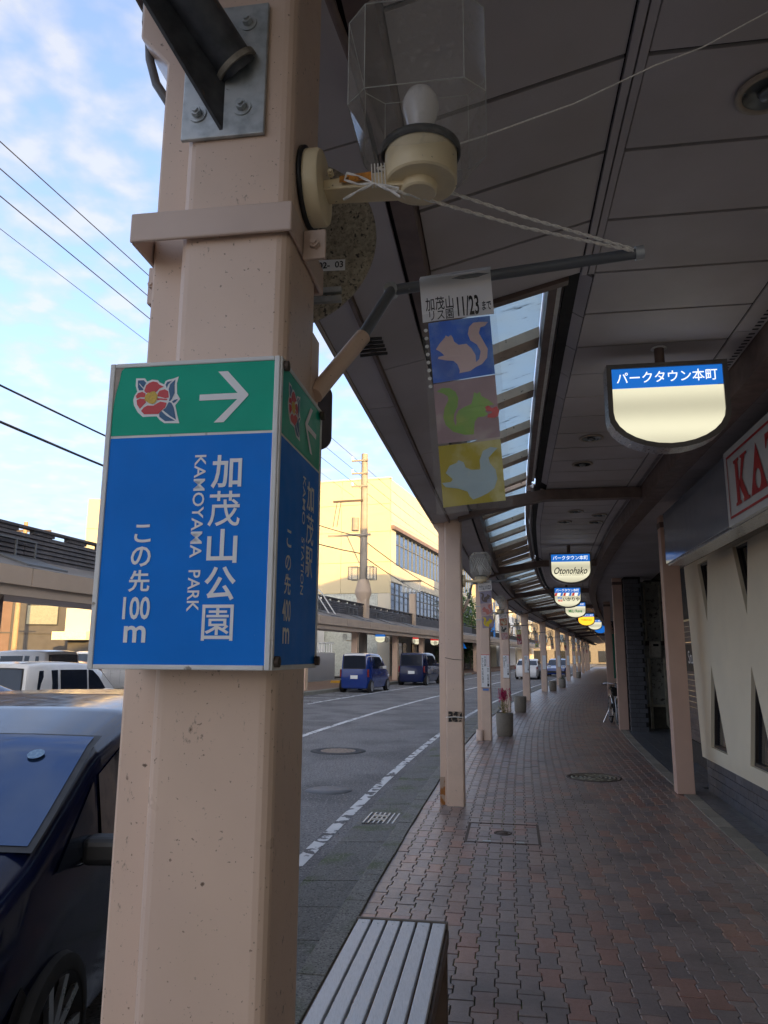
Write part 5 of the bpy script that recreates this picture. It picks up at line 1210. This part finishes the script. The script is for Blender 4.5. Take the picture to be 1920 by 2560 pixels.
def car(name, label, spec, paint, loc, rz, group=None, roof=None, detail=True):
    S_ = SPECS[spec]; c = thing(name, label, 'car', loc, rz, group)
    P = S_['prof']; W2 = S_['W'] / 2; H = S_['H']; belt = S_['belt']; L = S_['L']
    prof = P[::-1]
    def ztop(y):
        b = None
        for (a, za), (d_, zd) in zip(prof, prof[1:]):
            if a <= y <= d_ and d_ > a: return za + (zd - za) * (y - a) / (d_ - a)
        return prof[0][1] if y < prof[0][0] else prof[-1][1]
    def hw(y, z):
        t = abs(y) / (L / 2); w = W2 * (1 - .16 * max(0, (t - .62) / .38) ** 2.2)
        if z < .5: w *= 1 - .07 * (.5 - z) / .3
        if z > belt: w *= 1 - (1 - S_['roofw']) * ((z - belt) / (H - belt)) ** 1.05 - .03
        elif z > belt - .3: w *= 1 - .03 * (z - belt + .3) / .3
        return w
    ys = sorted(set([y for y, _ in prof] + [-L / 2 + L * i / 40 for i in range(41)]))
    ys = [y for y in ys if prof[0][0] < y < prof[-1][0]]
    ring = []
    for y in ys:
        zt = ztop(y); e = min(.09 if spec != 'kei' else .065, .35 * (zt - .2))
        lv = [.22, .40, .62, min(belt, zt - e)] + [max(min(belt, zt - e), belt + (zt - e - belt) * k) if zt - e > belt else zt - e for k in (.5, 1)]
        lv = [min(z, zt - e) for z in lv]
        pts = [(hw(y, z), z) for z in lv]
        we = hw(y, zt - e)
        pts += [(we * .955, zt - e * .45), (we * .86, zt - e * .12), (we * .5, zt), (0, zt + .004)]
        ring.append([(x, y, z) for x, z in pts] + [(-x, y, z) for x, z in pts[-2::-1]])
    n = len(ring[0]); m = MB()
    m.add([p for r_ in ring for p in r_], [(k * n + i, (k + 1) * n + i, (k + 1) * n + i + 1, k * n + i + 1) for k in range(len(ring) - 1) for i in range(n - 1)])
    m.add(ring[0], [tuple(range(n))]); m.add(ring[-1], [tuple(range(n))[::-1]])
    m.box(-W2 * .85, W2 * .85, -L / 2 * .9, L / 2 * .9, .17, .23)
    body = m.build('body', paint, c, smooth=38)
    if roof:
        m = MB(); yy = [-1.622, -1.612, -1.59] + [y for y in ys if ztop(y) > H - .10 and y > -1.58]
        rr = [[(hw(y, ztop(y) - (.15 if abs(k) == 1 else .06)) * k * 1.008, y, ztop(y) + .006 - (.15 if abs(k) == 1 else .045 if abs(k) > .94 else .012 if abs(k) > .85 else 0)) for k in (-1, -.955, -.86, -.5, 0, .5, .86, .955, 1)] for y in yy]
        m.add([p for r_ in rr for p in r_], [(k * 9 + i, (k + 1) * 9 + i, (k + 1) * 9 + i + 1, k * 9 + i + 1) for k in range(len(rr) - 1) for i in range(8)], sm=True); m.build('roof_skin', roof, c)
    for (a, b_), nm in ((S_['ws'], 'windscreen'), (S_['rw'], 'rear_window')):
        m = MB(); N = 8; g_ = []
        for i in range(N + 1):
            y = a + (b_ - a) * i / N; zt = ztop(y); off = .007
            dy = (ztop(y + .02) - ztop(y - .02)) / .04; nl = math.hypot(1, dy); w = hw(y, zt - .06) * ((.94 if spec == 'wagon' else .90) if nm == 'windscreen' else .86)
            for k in (-1, -.6, -.3, 0, .3, .6, 1): g_.append((w * k, y - dy / nl * (off + .004 * 0), zt + off / nl - .010 * abs(k) ** 4 + .002))
        m.add(g_, [(i * 7 + j, i * 7 + j + 1, (i + 1) * 7 + j + 1, (i + 1) * 7 + j) for i in range(N) for j in range(6)], sm=True)
        s2 = MB(); q = []
        for i in range(N + 1):
            ii = i if 0 < i < N else (-.35 if i == 0 else N + .35); y = a + (b_ - a) * ii / N; zt = ztop(y); dy = (ztop(y + .02) - ztop(y - .02)) / .04; nl = math.hypot(1, dy); w = hw(y, zt - .06) * ((.94 if spec == 'wagon' else .90) if nm == 'windscreen' else .86) + .028
            for k in (-1, -.6, -.3, 0, .3, .6, 1): q.append((w * k, y - dy / nl * .004, zt + .004 / nl - .010 * abs(k) ** 4 + .001))
        s2.add(q, [(i * 7 + j, i * 7 + j + 1, (i + 1) * 7 + j + 1, (i + 1) * 7 + j) for i in range(N) for j in range(6)], sm=True); s2.build('window_seal', M_TRIM, c)
        m.build(nm, M_WSCR if spec == 'wagon' and nm == 'windscreen' else M_CGLASS, c)
    for sx in (-1, 1):
        for poly in S_['side']:
            q = [(y, z) for y, z in poly]; m = MB()
            t = tessellate_polygon([[Vector((y, z, 0)) for y, z in q]])
            m.add([(sx * (hw(y, z) + .008), y, z) for y, z in q], [tuple(k) for k in t]); m.build('side_window', M_CGLASS, c)
        for y in S_['wx']:
            r_ = S_['wr']; x = sx * (hw(y, .4) + .004)
            a = MB(); a.lathe([(.0, 0), (r_ + .065, 0)], 32, (x, y, r_), axis='x', cap=False); a.build('wheel_well_shade', M_TRIM, c)  # flat black disc stands in for the shaded wheel well
            w = MB(); xo = x + sx * .012
            w.lathe([(r_ * .76, .03 * sx), (r_ * .80, .034 * sx), (r_ * .95, .024 * sx), (r_, -.02 * sx), (r_, -.16 * sx)], 32, (xo, y, r_), axis='x', cap=False); w = w.build('wheel', M_TYRE, c, smooth=50)
            rm = MB(); rm.lathe([(r_ * .77, .028 * sx), (r_ * .72, .022 * sx), (r_ * .68, .0), (.0, -.02 * sx)], 28, (xo, y, r_), axis='x', cap=False, mi=1)
            for i in range(10):
                a_ = i * math.pi / 5; dr = Vector((0, math.cos(a_), math.sin(a_))); tn = Vector((0, -math.sin(a_), math.cos(a_))); b0 = Vector((xo + sx * .012, y, r_))
                rm.prism([b0 + dr * .03 - tn * .022, b0 + dr * r_ * .72 - tn * .018 + Vector((sx * .012, 0, 0)), b0 + dr * r_ * .72 + tn * .018 + Vector((sx * .012, 0, 0)), b0 + dr * .03 + tn * .022], (-sx * .02, 0, 0))
            rm.lathe([(.045, -.01 * sx), (.04, .026 * sx), (.0, .03 * sx)], 14, (xo, y, r_), axis='x', cap=False)
            rm.build('rim', [M_RIM, M_RIM if spec == 'kei' else M_TRIM], w)
        ym = S_['side'][0][0][0] - .12; zm = belt + .04
        if spec == 'wagon': ym, zm = 1.12, .87
        MB().box(min(sx * (hw(ym, zm) - .01), sx * (hw(ym, zm) + .17)), max(sx * (hw(ym, zm) - .01), sx * (hw(ym, zm) + .17)), ym - .07, ym + .06, zm - .02, zm + (.12 if spec != 'wagon' else .09)).build('mirror', M_TRIM if spec == 'wagon' else (roof or paint), c, bev=.03, seg=3)
        zl = .62 if spec == 'kei' else .75
        MB().box(sx * .42 - .01 + sx * .16 - .14, sx * .42 + .01 + sx * .16 + .10, L / 2 - .22, L / 2 - .03, zl, zl + .15).build('headlight', mat('headlight glass', (.6, .62, .65), .1, spec=.8), c, bev=.03)
        yb = -L / 2
        MB().box(min(sx * (W2 * .86), sx * (W2 * .94)), max(sx * (W2 * .86), sx * (W2 * .94)), yb + .01, yb + .14, .70 if spec == 'kei' else .74, 1.04 if spec == 'kei' else .92).build('rear_lamp', M_RLAMP, c, bev=.015)
        for yd in ([-.02, -.88] if spec == 'kei' else [-.30, -1.10]):
            x = sx * (hw(yd, .8) + .012)
            MB().box(min(x, x - sx * .02), max(x, x - sx * .02), yd + .06 - .0, yd + .20, belt - .16, belt - .135).build('door_handle', paint, c, bev=.006)
            MB().box(min(sx * (hw(yd, .7) + .0015), sx * hw(yd, .7)), max(sx * (hw(yd, .7) + .0015), sx * hw(yd, .7)), yd - .004, yd + .004, .36, belt - .02).build('door_seam', M_TRIM, c)
    MB().box(-.17, .17, -L / 2 - .012, -L / 2 + .02, .62, .78).build('number_plate', M_SWHITE, c)
    MB().box(-W2 * .82, W2 * .82, L / 2 - .06, L / 2 + .01, .30, .46).build('grille', M_TRIM, c, bev=.01)
    return c
def rz_of(s, fwd=True): return -TH(s) + (0 if fwd else math.pi)
near = car('parked_car', 'glossy navy car facing the camera at the left, nearest one', 'wagon', M_CNAVY, (-2.07, 4.42, ROADZ), math.pi)
# windscreen trim, sticker and wiper of the near car
m = MB(); N = 10
zt_w = lambda y: .97 + (1.25 - y) / (1.28 - .56) * .33
MB().tube([(-.30, 1.50, 1.055), (.10, 1.53, 1.05), (.6, 1.50, 1.05)], .012, 6).build('wiper', M_TRIM, near)
m = MB().flat([(-.56 + .036 * math.cos(a), 1.05 + .036 * math.sin(a) * .9, 1.277 - .036 * math.sin(a) * .44) for a in [i * math.pi / 10 for i in range(20)]]); m.build('sticker', mat('round sticker', (.08, .17, .30), .3, col2=(.18, .30, .42), c2s=120), near)
for sx in (-1, 1): MB().tube([(sx * .822, 1.46, .868), (sx * .848, .95, .872), (sx * .852, -.35, .875)], .011, 6).build('belt_chrome', M_CHROME, near)
bpy.data.objects
s_ = 30.0
v = SP(31.73 + 1.7, -8.05, ROADZ)
car('parked_car', 'blue boxy small car with white roof parked across the street', 'kei', M_CBLUE, v, rz_of(33.4), None, M_CWHITE)
car('parked_car', 'dark blue boxy car parked beyond the white-roofed one', 'kei', mat('dark navy van paint', (.004, .012, .06), .15, coat=.5), SP(42.8, -7.8, ROADZ), rz_of(42.5)).scale = (1.12, 1.22, 1.04)
car('parked_car', 'white boxy small car parked at the left across the street', 'kei', M_CWHITE, SP(12.0, -8.0, ROADZ), rz_of(12)).scale = (1, 1.05, .875)
car('moving_car', 'blue sedan partly seen between the navy and white cars', 'sedan', M_CBLUE2, SP(4.3, -4.6, ROADZ), rz_of(4, False))
car('moving_car', 'white sedan farther down the road', 'sedan', M_CWHITE, SP(57, -3.0, ROADZ), rz_of(57))
car('moving_car', 'dark blue car with lit lamps coming down the road', 'sedan', M_CBLUE, SP(66, -1.6, ROADZ), rz_of(66, False))
LOT = [(21, -15.5, 'wagon', M_CWHITE, 1.2, 'white wagon in the parking lot behind the white boxy car'), (17.5, -13.4, 'kei', M_CWHITE, 1.45, 'white small car at the left edge of the parking lot'), (27.5, -18, 'kei', M_CWHITE, .15, 'white boxy car seen from behind with rear window in the lot'), (22.5, -21, 'sedan', M_CSILV, 1.3, 'dark glass silver car at the back of the lot'), (30, -15, 'sedan', M_CNAVY, 2.6, 'dark car in the lot just left of the guide sign foot')]
for s, o, sp, pt, r_, lb in LOT: car('lot_car', lb, sp, pt, SP(s, o, -.05), -TH(s) + r_, 'cars in the parking lot')
car('parked_car', 'silver small car behind the opposite pillar by the white wall', 'kei', M_CSILV, SP(36, -13.9, .02), rz_of(36) + .5)

# ================================================================== OPPOSITE ARCADE
m = MB(); sweep(m, [(-13.2, -.1), (-9.35, -.1), (-9.35, .09), (-13.2, .09)], -20, 180, 2)
fsw = m.build('far_sidewalk', mat('far brick paving', (.20, .125, .085), .8, var=.2, scale=2, fine=.3, bscale=14), kind='structure')
slabs('far_kerb_stone', fsw, mat('far kerb stone', (.20, .20, .17), .85, var=.25, scale=2, fine=.4, bscale=40), [(-9.33, -.1), (-9.15, -.1), (-9.15, .085), (-9.30, .10), (-9.33, .10)], 24, 66, .9, .02, .01)
oc = thing('opposite_canopy', 'beige fascia canopy with dark slatted roof band across the street', 'canopy')
def ob_(name, mt, s0, s1, prof, ds=1.0, par=oc):
    m = MB(); sweep(m, prof, s0, s1, ds); return m.build(name, mt, par)
s = 2.0
while s < 75: ob_('fascia_panel', M_BEIGEF, s + .012, s + 3.6 - .012, rect(-9.42, -9.36, 3.02, 3.40)); s += 3.6
ob_('fascia_panel', M_BEIGEF, 75, 150, rect(-9.42, -9.36, 3.02, 3.40), 3)
ob_('eave_gutter', M_BEIGEF, 2, 150, [(-9.52, 2.80), (-9.44, 2.80), (-9.44, 3.02), (-9.52, 3.02)], 2)
ob_('soffit', M_CEIL, 2, 150, rect(-13.0, -9.5, 3.0, 3.04), 2)
ob_('eave_roof', M_ROOFG, 2, 150, [(-9.42, 3.40), (-9.36, 3.40), (-10.55, 3.78), (-10.6, 3.76)], 2)
for k in range(6):
    z = 3.78 + k * .105
    q = 2
    while q < 74: ob_('roof_slat', M_SLAT, q, q + 11.98, [(-10.66, z), (-10.60 + .03, z), (-10.60, z + .088), (-10.66, z + .088)], 2); q += 12
ob_('slat_backing', M_GAP, 2, 150, rect(-10.9, -10.68, 3.7, 4.36), 2)
ob_('ridge_cap', M_SLAT, 2, 150, rect(-10.72, -10.54, 4.50, 4.56), 2)
q = 3
while q < 60: ob_('ridge_block', M_SLAT, q, q + .75, rect(-10.70, -10.58, 4.41, 4.50)); q += 1.25
for k, s in enumerate([13.6, 33.5, 38.3, 43.2, 48.5]):
    h_ = at('roof_hatch', ['grey framed roof hatch on the opposite canopy at the far left', 'first grey roof hatch right of the utility pole', 'second grey roof hatch right of the utility pole', 'third grey roof hatch right of the utility pole', 'fourth grey roof hatch right of the utility pole'][k], 'hatch', s, -10.5, 3.78, 'roof hatches on the opposite canopy')
    for (x0, x1, y0, y1, z0, z1) in ((.0, .03, -.7, .7, 0, .04), (.0, .03, -.7, .7, .40, .44), (.0, .03, -.7, -.66, .04, .40), (.0, .03, .66, .7, .04, .40), (.0, .03, -.02, .02, .04, .40)):
        MB().box(x0, x1, y0, y1, z0, z1).build('bar', M_MULL, h_)
    MB().prism([(.06, -.7, -.02), (.9, -.7, -.30), (.9, .7, -.30), (.06, .7, -.02)], (0, 0, .04)).build('flap', M_MULL, h_)
OST = [12.4, 18.4, 24.4, 30.4, 37.2, 44.76, 51.3, 58, 65, 72, 79]
for k, s in enumerate(OST):
    c = at('far_pillar', '%s beige pillar of the opposite arcade counting from the left edge' % ORD[k + 1], 'pillar', s, -9.95, .08, 'pillars of the opposite arcade')
    MB().box(-.16, .16, -.16, .16, 0, 2.95).build('shaft', M_POST if k else M_BROWN, c, bev=.01)
    MB().tube([(.20, -.1, .0), (.20, -.1, 2.6), (.34, -.1, 2.8), (.40, -.1, 2.95)], .045, 8).build('downpipe', M_BEIGEF, c)
    if 3 <= k <= 8:
        L_ = at('far_lamp', 'round bracket lamp on the %s opposite pillar' % ORD[k + 1], 'lamp', s, -10.12, .08, 'bracket lamps of the opposite arcade')
        MB().tube([(0, 0, 2.3), (-.35, 0, 2.3)], .025, 6).build('arm', M_CREAM, L_)
        MB().lathe([(.07, 0), (.13, .08), (.13, .26), (.08, .33), (.0, .34)], 8, (-.42, 0, 2.33), cap=False, sm=False).build('shade', M_SHADE2, L_)
for k, (s, o, mt, lb) in enumerate([(52.6, -10.6, M_LITR, 'small lit sign with red top in front of the far entrance'), (58.5, -10.7, M_LITR, 'second small red topped lit sign across the street'), (45.6, -11.2, M_LITB, 'small lit sign with blue top across the street')]):
    c = at('far_sign', lb, 'sign', s, o, 2.95, 'lit signs of the opposite arcade'); D = dshape(.36, .55)
    MB().prism([(x, -.07, z) for x, z in D], (0, .14, 0)).build('case', M_FRAME, c)
    MB().flat([(x * .93, -.078, -.16 if z == 0 else z * .96) for x, z in D]).build('face', M_LIT, c)
    MB().flat([(-.335, -.078, -.155), (.335, -.078, -.155), (.335, -.078, -.02), (-.335, -.078, -.02)]).build('header', mt, c)
# shopfronts and walls behind the opposite arcade
ww = thing('boundary_wall', 'white boundary wall with railing behind the opposite arcade', 'wall', SP(41, -13.3, 0))
def wp_(name, mt, s0, s1, prof, par, ds=1.0):
    m = MB(); sweep(m, prof, s0, s1, ds); o = m.build(name, mt); o.parent = par; o.location = -par.location; return o
wp_('panel', M_SIDING, 35.5, 46.5, rect(-14.9, -14.7, 0, 1.75), ww)
for k in range(26): wp_('baluster', M_SWHITE, 35.6 + k * .42, 35.66 + k * .42, rect(-14.83, -14.79, 1.78, 2.35), ww)
wp_('top_rail', M_SWHITE, 35.5, 46.5, rect(-14.85, -14.77, 2.35, 2.42), ww)
bw = thing('white_house', 'plain white house wall seen under the opposite canopy', 'building', SP(46, -17, 0))
wp_('wall', M_SIDING, 40, 53.2, rect(-24, -18.2, 0, 6.0), bw, 3)
for k, s in enumerate((38.6, 33.0)):
    c = at('wheel_stop', ['pair of yellow wheel stops on the far sidewalk, right one', 'pair of yellow wheel stops on the far sidewalk, left one'][k], 'wheel stop', s, -11.6, .09, 'yellow wheel stops')
    MB().prism([(-.3, 0, 0), (.3, 0, 0), (.26, .03, .12), (-.26, .03, .12)], (0, .14, 0)).build('block', M_YEL, c)
rl = at('roof_stair_rail', 'white stair railing standing on the opposite canopy roof', 'railing', 31.5, -10.9, 3.7)
for y in (-.0, .9):
    MB().tube([(0, y, 0), (0, y, 1.5), (.0, y + .4, 1.65)], .03, 6).build('upright', M_SWHITE, rl)
    MB().tube([(.0, y + .4, 1.65), (.5, y + 1.2, .9), (.9, y + 2.1, -.1)], .03, 6).build('handrail', M_SWHITE, rl)
    MB().tube([(.35, y + 1.0, 1.1), (.35, y + 1.0, 0)], .02, 6).build('baluster', M_SWHITE, rl)

# ================================================================== BIG PALE BUILDING
big = thing('office_building', 'tall pale office building with blue glass bands across the street', 'building', SP(53.5, -13, 0), -TH(54))
BH = 15.3
# local x: right (toward street), y: away; street face at x=0, front face at y=0
MB().box(-6.2, -.3, .3, 34, .0, BH - .3).build('core', M_DARK, big)
# front face panels
px = [-6.2, -4.05, -2.05, 0]; pz = [6.3, 8.7, 11.1, 13.3, BH]
for i in range(3):
    for j in range(4): MB().box(px[i] + .012, px[i + 1] - .012, 0, .28, pz[j] + .012, pz[j + 1] - .012).build('wall_panel', M_YWALL, big)
MB().box(-6.2, -1.0, .02, .28, 0, 6.28).build('tile_wall', M_GTILE, big)
MB().box(-.98, -.0, .01, .28, 0, 6.28).build('corner_pier', M_YWALL2, big)
MB().box(-6.35, .05, -.06, .3, BH, BH + .12).build('parapet', M_YWALL2, big)
# street face: panels and glass bands
ZB = [(0, 3.4), (3.4, 4.6), (4.6, 7.2), (7.2, 8.6), (8.6, 11.3), (11.3, 12.0), (12.0, BH)]
for (z0, z1), gl in zip(ZB, (2, 0, 1, 0, 1, 0, 0)):
    y = .3; k = 0
    while y < 34:
        w = 1.30; y1 = min(y + w, 34)
        if gl == 1 and not (y < 1.5 and z0 > 5):
            fr_m = MB().box(-.16, -.10, y + .04, y1 - .04, z0 + .05, z1 - .05).build('window', M_WIN, big)
            MB().box(-.22, -.03, y - .022, y + .022, z0, z1).build('mullion', M_MULL, fr_m)
            if z1 - z0 > 2: MB().box(-.12, -.06, y + .04, y1 - .04, z0 + (z1 - z0) * .62, z0 + (z1 - z0) * .62 + .08).build('transom', M_MULL, fr_m)
        elif gl == 0: MB().box(-.28, 0, y + .01, y1 - .01, z0 + .01, z1 - .01).build('wall_panel', M_YWALL2, big)
        elif gl == 1: MB().box(-.28, 0, y + .01, y1 - .01, z0 + .01, z1 - .01).build('wall_panel', M_YWALL2, big)
        y += w
MB().box(-.30, .25, .3, 34, 11.32, 11.6).build('sun_ledge', M_BROWN, big)
# entrance under the canopy
e_ = at('shop_entrance', 'dark glazed shop entrance under the opposite canopy', 'entrance', 55.5, -13.0, .09)
MB().box(-.2, .02, -1.5, 6, 0, 2.95).build('stone_wall', M_GTILE, e_)
for y0, y1 in ((.0, 1.1), (1.2, 2.3), (4.0, 5.6)):
    d_ = MB().box(.03, .08, y0, y1, .05, 2.5).build('door', M_GLASSD, e_); MB().box(.085, .11, y0, y0 + .06, .05, 2.5).build('jamb', M_TRIM, d_)
back = thing('rear_building', 'broad pale yellow wall of the building set back behind', 'building', (-14, 61, 0), R(-6))
MB().box(-11.4, 9.0, 0, 14, 0, 14.6).build('wall', M_YWALL, back)
for k in range(4): MB().box(-11.4, 9.0, -.02, -.004, 3.2 * k + 2.4, 3.2 * k + 2.43).build('joint', M_MULL, back)
for x in (-9.6, -7.8): MB().tube([(x, -.08, 0), (x, -.08, 14.2)], .06, 6).build('drainpipe', M_CREAM, back)
an = thing('annex', 'small cream annex with awning left of the guide sign', 'building', (-24.2, 57, 0), R(-6))
MB().box(0, 5, 0, 3, 2.6, 5.0).build('wall', M_YWALL2, an); MB().box(-.5, 2.2, -.9, 0, 2.6, 3.2).build('awning', M_CREAM, an)
MB().box(.2, 5, .2, 3, 0, 2.6).build('lower_wall', M_BRGREY, an)
sgn = thing('square_sign', 'brown square sign box with a round mark left of the guide sign', 'sign', (-20.6, 55.5, 4.6), R(-6))
MB().box(-.9, .9, 0, .4, 0, 1.9).build('box', mat('brown sign', (.16, .09, .07), .6), sgn)
MB().lathe([(.62, 0), (.5, .0)], 28, (0, -.01, 1.0), axis='y', cap=False).build('ring_mark', M_TRIM, sgn)
bh = thing('brown_house', 'two storey brown and grey house behind the parking lot', 'building', (-34, 62, 0), R(6))
MB().box(-16, 3.0, 0, 9, 0, 6.4).build('wall', M_BRWALL, bh)
MB().box(3.0, 8.2, .05, 9, 0, 6.4).build('grey_wall', M_BRGREY, bh)
MB().prism([(-16.5, -.5, 6.4), (8.7, -.5, 6.4), (8.7, 4.5, 8.0), (-16.5, 4.5, 8.0)], (0, 0, .15)).build('roof', mat('dark roof tile', (.09, .075, .085), .6), bh)
for x, z, w, h in ((-2.6, 3.9, 1.1, 1.7), (-6.5, 3.9, 1.1, 1.7), (4.2, 3.9, 2.6, 1.7), (-5.2, .2, 1.1, 1.6), (-2.9, .2, 1.1, 1.6), (1.8, .1, 1.2, 1.3), (4.0, .1, 1.5, 1.2)):
    f = MB().box(x, x + w, -.08, -.01, z, z + h).build('window', M_TRIM, bh); MB().box(x + .08, x + w - .08, -.10, -.085, z + .08, z + h - .08).build('pane', mat('pale pane', (.20, .20, .15), .3), f)
MB().box(-16, 8, -.06, -.01, 3.2, 3.32).build('belt_course', M_BRGREY, bh)
MB().tube([(.6, -.1, 0), (.6, -.1, 6.3)], .06, 6).build('drainpipe', M_BROWN, bh)
# farther street buildings
FAR = [(90, -13.2, 16, 11, M_YWALL, 'pale yellow building beyond the office building'), (108, -13.2, 18, 8, M_SIDING, 'white low building far down the opposite side'), (128, -13.2, 26, 10, M_YWALL2, 'cream building near the end of the street')]
for s, o, L, h, mt, lb in FAR:
    b_ = at('street_building', lb, 'building', s, o, 0, 'buildings far down the street')
    MB().box(-10, 0, 0, L, 0, h).build('wall', mt, b_)
    for z in (4.6, 7.4):
        if z + 1.6 < h:
            for k in range(int(L / 2.6)):
                w = MB().box(.0, .05, .7 + k * 2.6, 2.3 + k * 2.6, z, z + 1.6).build('window', M_WIN, b_)
    for z in (4.6,):
        for k in range(3): MB().box(-2.6 - k * 2.7, -.9 - k * 2.7, -.05, .0, z, z + 1.5).build('window', M_WIN, b_)
eb = at('street_building', 'pale building closing the view at the far end of the street', 'building', 168, -6, 0, 'buildings far down the street')
MB().box(-20, 25, 0, 10, 0, 9).build('wall', mat('far end wall', (.13, .115, .095), .8), eb)
for k in range(9): MB().box(-18 + k * 4.6, -15 + k * 4.6, -.06, -.01, .3, 2.7).build('shopfront', M_GLASSD, eb)
for k in range(12): MB().box(-18 + k * 3.5, -16.2 + k * 3.5, -.05, 0, 4.5, 6.2).build('window', M_WIN, eb)
bsn = at('shop_sign_board', 'blue sign board far down the opposite side', 'sign', 88, -11.4, 3.6); MB().box(-.9, .9, 0, .2, 0, 2.2).build('board', mat('blue board', (.03, .2, .6), .5), bsn)
cs = at('crossing_sign', 'blue triangular crossing sign on a pole across the street', 'sign', 62, -9.2, 0)
MB().tube([(0, 0, 0), (0, 0, 2.6)], .04, 8).build('pole', M_GALV, cs); MB().prism([(-.42, -.05, 2.2), (.42, -.05, 2.2), (0, -.05, 2.95)], (0, .02, 0)).build('panel', M_BLUE, cs)
MB().prism([(-.1, -.06, 2.25), (.1, -.06, 2.25), (.04, -.06, 2.6), (-.04, -.06, 2.6)], (0, .008, 0)).build('pictogram', M_SWHITE, cs)
for k, (s, o, r_, h, lb) in enumerate([(59.5, -10.6, .55, 2.4, 'green bushy shrub across the street beyond the dark blue car'), (66, -10.6, .6, 2.6, 'second green shrub across the street'), (73, -10.6, .6, 2.3, 'third green shrub across the street')]):
    leafy('shrub', lb, 'shrub', s, o, .3, r_, h, 500, M_LEAF, 'shrubs across the street', .05)
leafy('street_tree', 'small green tree above the far opposite canopy', 'tree', 79, -12.5, 0, 2.0, 8.2, 1500, M_LEAF, None, .15)

# ================================================================== UTILITY POLES AND WIRES
up_ = at('utility_pole', 'tall concrete utility pole with insulators rising through the opposite canopy', 'pole', 40.6, -10.7, 0)
MB().cyl((0, 0, 0), (0, 0, 13.7), .28, .19, n=16).build('shaft', M_POLE, up_)
MB().lathe([(.30, 4.6), (.52, 5.2), (.52, 5.3), (.34, 6.0)], 8, cap=False).build('collar', M_BEIGEF, up_)
MB().box(-.30, .30, -.30, .30, 3.4, 5.2).build('sleeve', M_BEIGEF, up_, bev=.03)
for z in (11.6, 12.4, 13.2):
    a = MB().box(-.75, .3, -.26, -.18, z, z + .10).build('crossarm', M_POLE, up_); MB().lathe([(.05, 0), (.10, .05), (.05, .1), (.09, .16), (.04, .22)], 10, (-.70, -.22, z + .1)).build('insulator', M_SWHITE, a)
MB().box(-1.9, 0, -.30, -.20, 10.7, 10.82).build('crossarm', M_IRON, up_)
MB().box(-2.2, .5, -.30, -.20, 6.6 + 2.0, 6.72 + 2.0).build('crossarm', M_POLE, up_)
for x in (-1.65, -1.4):
    MB().tube([(x, -.25, 10.75), (x - .25, -.25, 9.2)], .02, 5).build('jumper_wire', M_WIRE, up_)
MB().cyl((-.45, -.3, 8.9), (-.45, -.3, 9.7), .22, n=14).build('transformer', M_POLE, up_)
MB().tube([(-1.0, -.25, 8.65), (-.2, -.25, 7.0)], .03, 5).build('stay', M_POLE, up_)
for x, lb in ((-.52, 'a'), (.36, 'b')):
    lt = MB().box(x - .32 if x < 0 else x - .05, x + .28 if x < 0 else x + .36, -.35, .30, 6.0, 6.75).build('lantern', M_SHADE2, up_)
    x0, x1 = (x - .32, x + .28) if x < 0 else (x - .05, x + .36)
    for yy in (-.35, .30):
        MB().tube([(x0, yy, 6.0), (x1, yy, 6.0), (x1, yy, 6.75), (x0, yy, 6.75), (x0, yy, 6.0)], .025, 4).build('lantern_frame', M_TRIM, lt)
p2 = at('utility_pole', 'short beige pole with lantern on the opposite canopy roof, right one', 'pole', 51.3, -10.6, 3.4)
MB().box(-.2, .2, -.2, .2, 0, 2.6).build('shaft', M_BEIGEF, p2); MB().box(-.75, .55, -.3, .3, 2.7, 3.5).build('lantern', M_SHADE2, p2); MB().box(-.8, .6, -.35, .35, 3.5, 3.56).build('cap', M_TRIM, p2)
p3 = thing('utility_pole', 'distant wooden pole with crossarm behind the brown house', 'pole', (-25.0, 51, 0))
MB().cyl((0, 0, 0), (0, 0, 10.6), .20, .14, n=12).build('shaft', mat('warm brown pole', (.28, .2, .12), .8), p3); MB().box(-1.6, 1.8, -.05, .05, 9.9, 10.05).build('crossarm', M_IRON, p3)  # even warm brown colour on the shaft
MB().box(-.8, .8, -.15, -.05, 5.3, 5.4).build('crossarm', M_POLE, p3)
for x in (-1.5, -.6, 1.3): MB().lathe([(.06, 0), (.14, .1), (.08, .2), (.13, .3), (.05, .4)], 8, (x, -.2, 9.4)).build('insulator', M_TRIM, p3)
def wire(label, pts, r=.018, sag=.0):
    q = [];
    for (a, b_) in zip(pts, pts[1:]):
        a = Vector(a); b_ = Vector(b_); n = 14
        for i in range(n): t = i / n; p = a.lerp(b_, t); p.z -= sag * 4 * t * (1 - t); q.append(p)
    q.append(Vector(pts[-1]))
    return tag(MB().tube(q, r, 5).build('overhead_wire', M_WIRE), label, 'wire', 'overhead wires')
T = [(12.7, 13.25), (12.2, 12.45), (11.7, 11.65), (11.05, 10.8)]
nmz = ['topmost', 'second', 'third', 'lowest']
for k, (z0, z1) in enumerate(T):
    wire('%s of the four wires crossing the sky left of the pillar' % nmz[k], [SP(-4, -11.0, z0 - .35), SP(40.6, -11.35, z1 + .25)], .014 if k < 3 else .008, .15)
    if k < 3: wire('%s of the three wires running right from the utility pole' % nmz[k], [SP(40.6, -11.35, z1 + .25), SP(85, -11.8, z1 - .2)], .014, .35)
for k, (z0, z1) in enumerate(((7.45, 8.6), (6.8, 7.6))):
    wire(['upper', 'lower'][k] + ' sagging cable left of the guide sign', [SP(-4, -11, z0 + .3), SP(40.6, -11.0, z1)], .03 if k else .024, .9)
    wire(['upper', 'lower'][k] + ' sagging cable right of the utility pole in front of the glass bands', [SP(40.6, -11.0, z1), SP(85, -11.5, z1 - 1)], .03, .9)
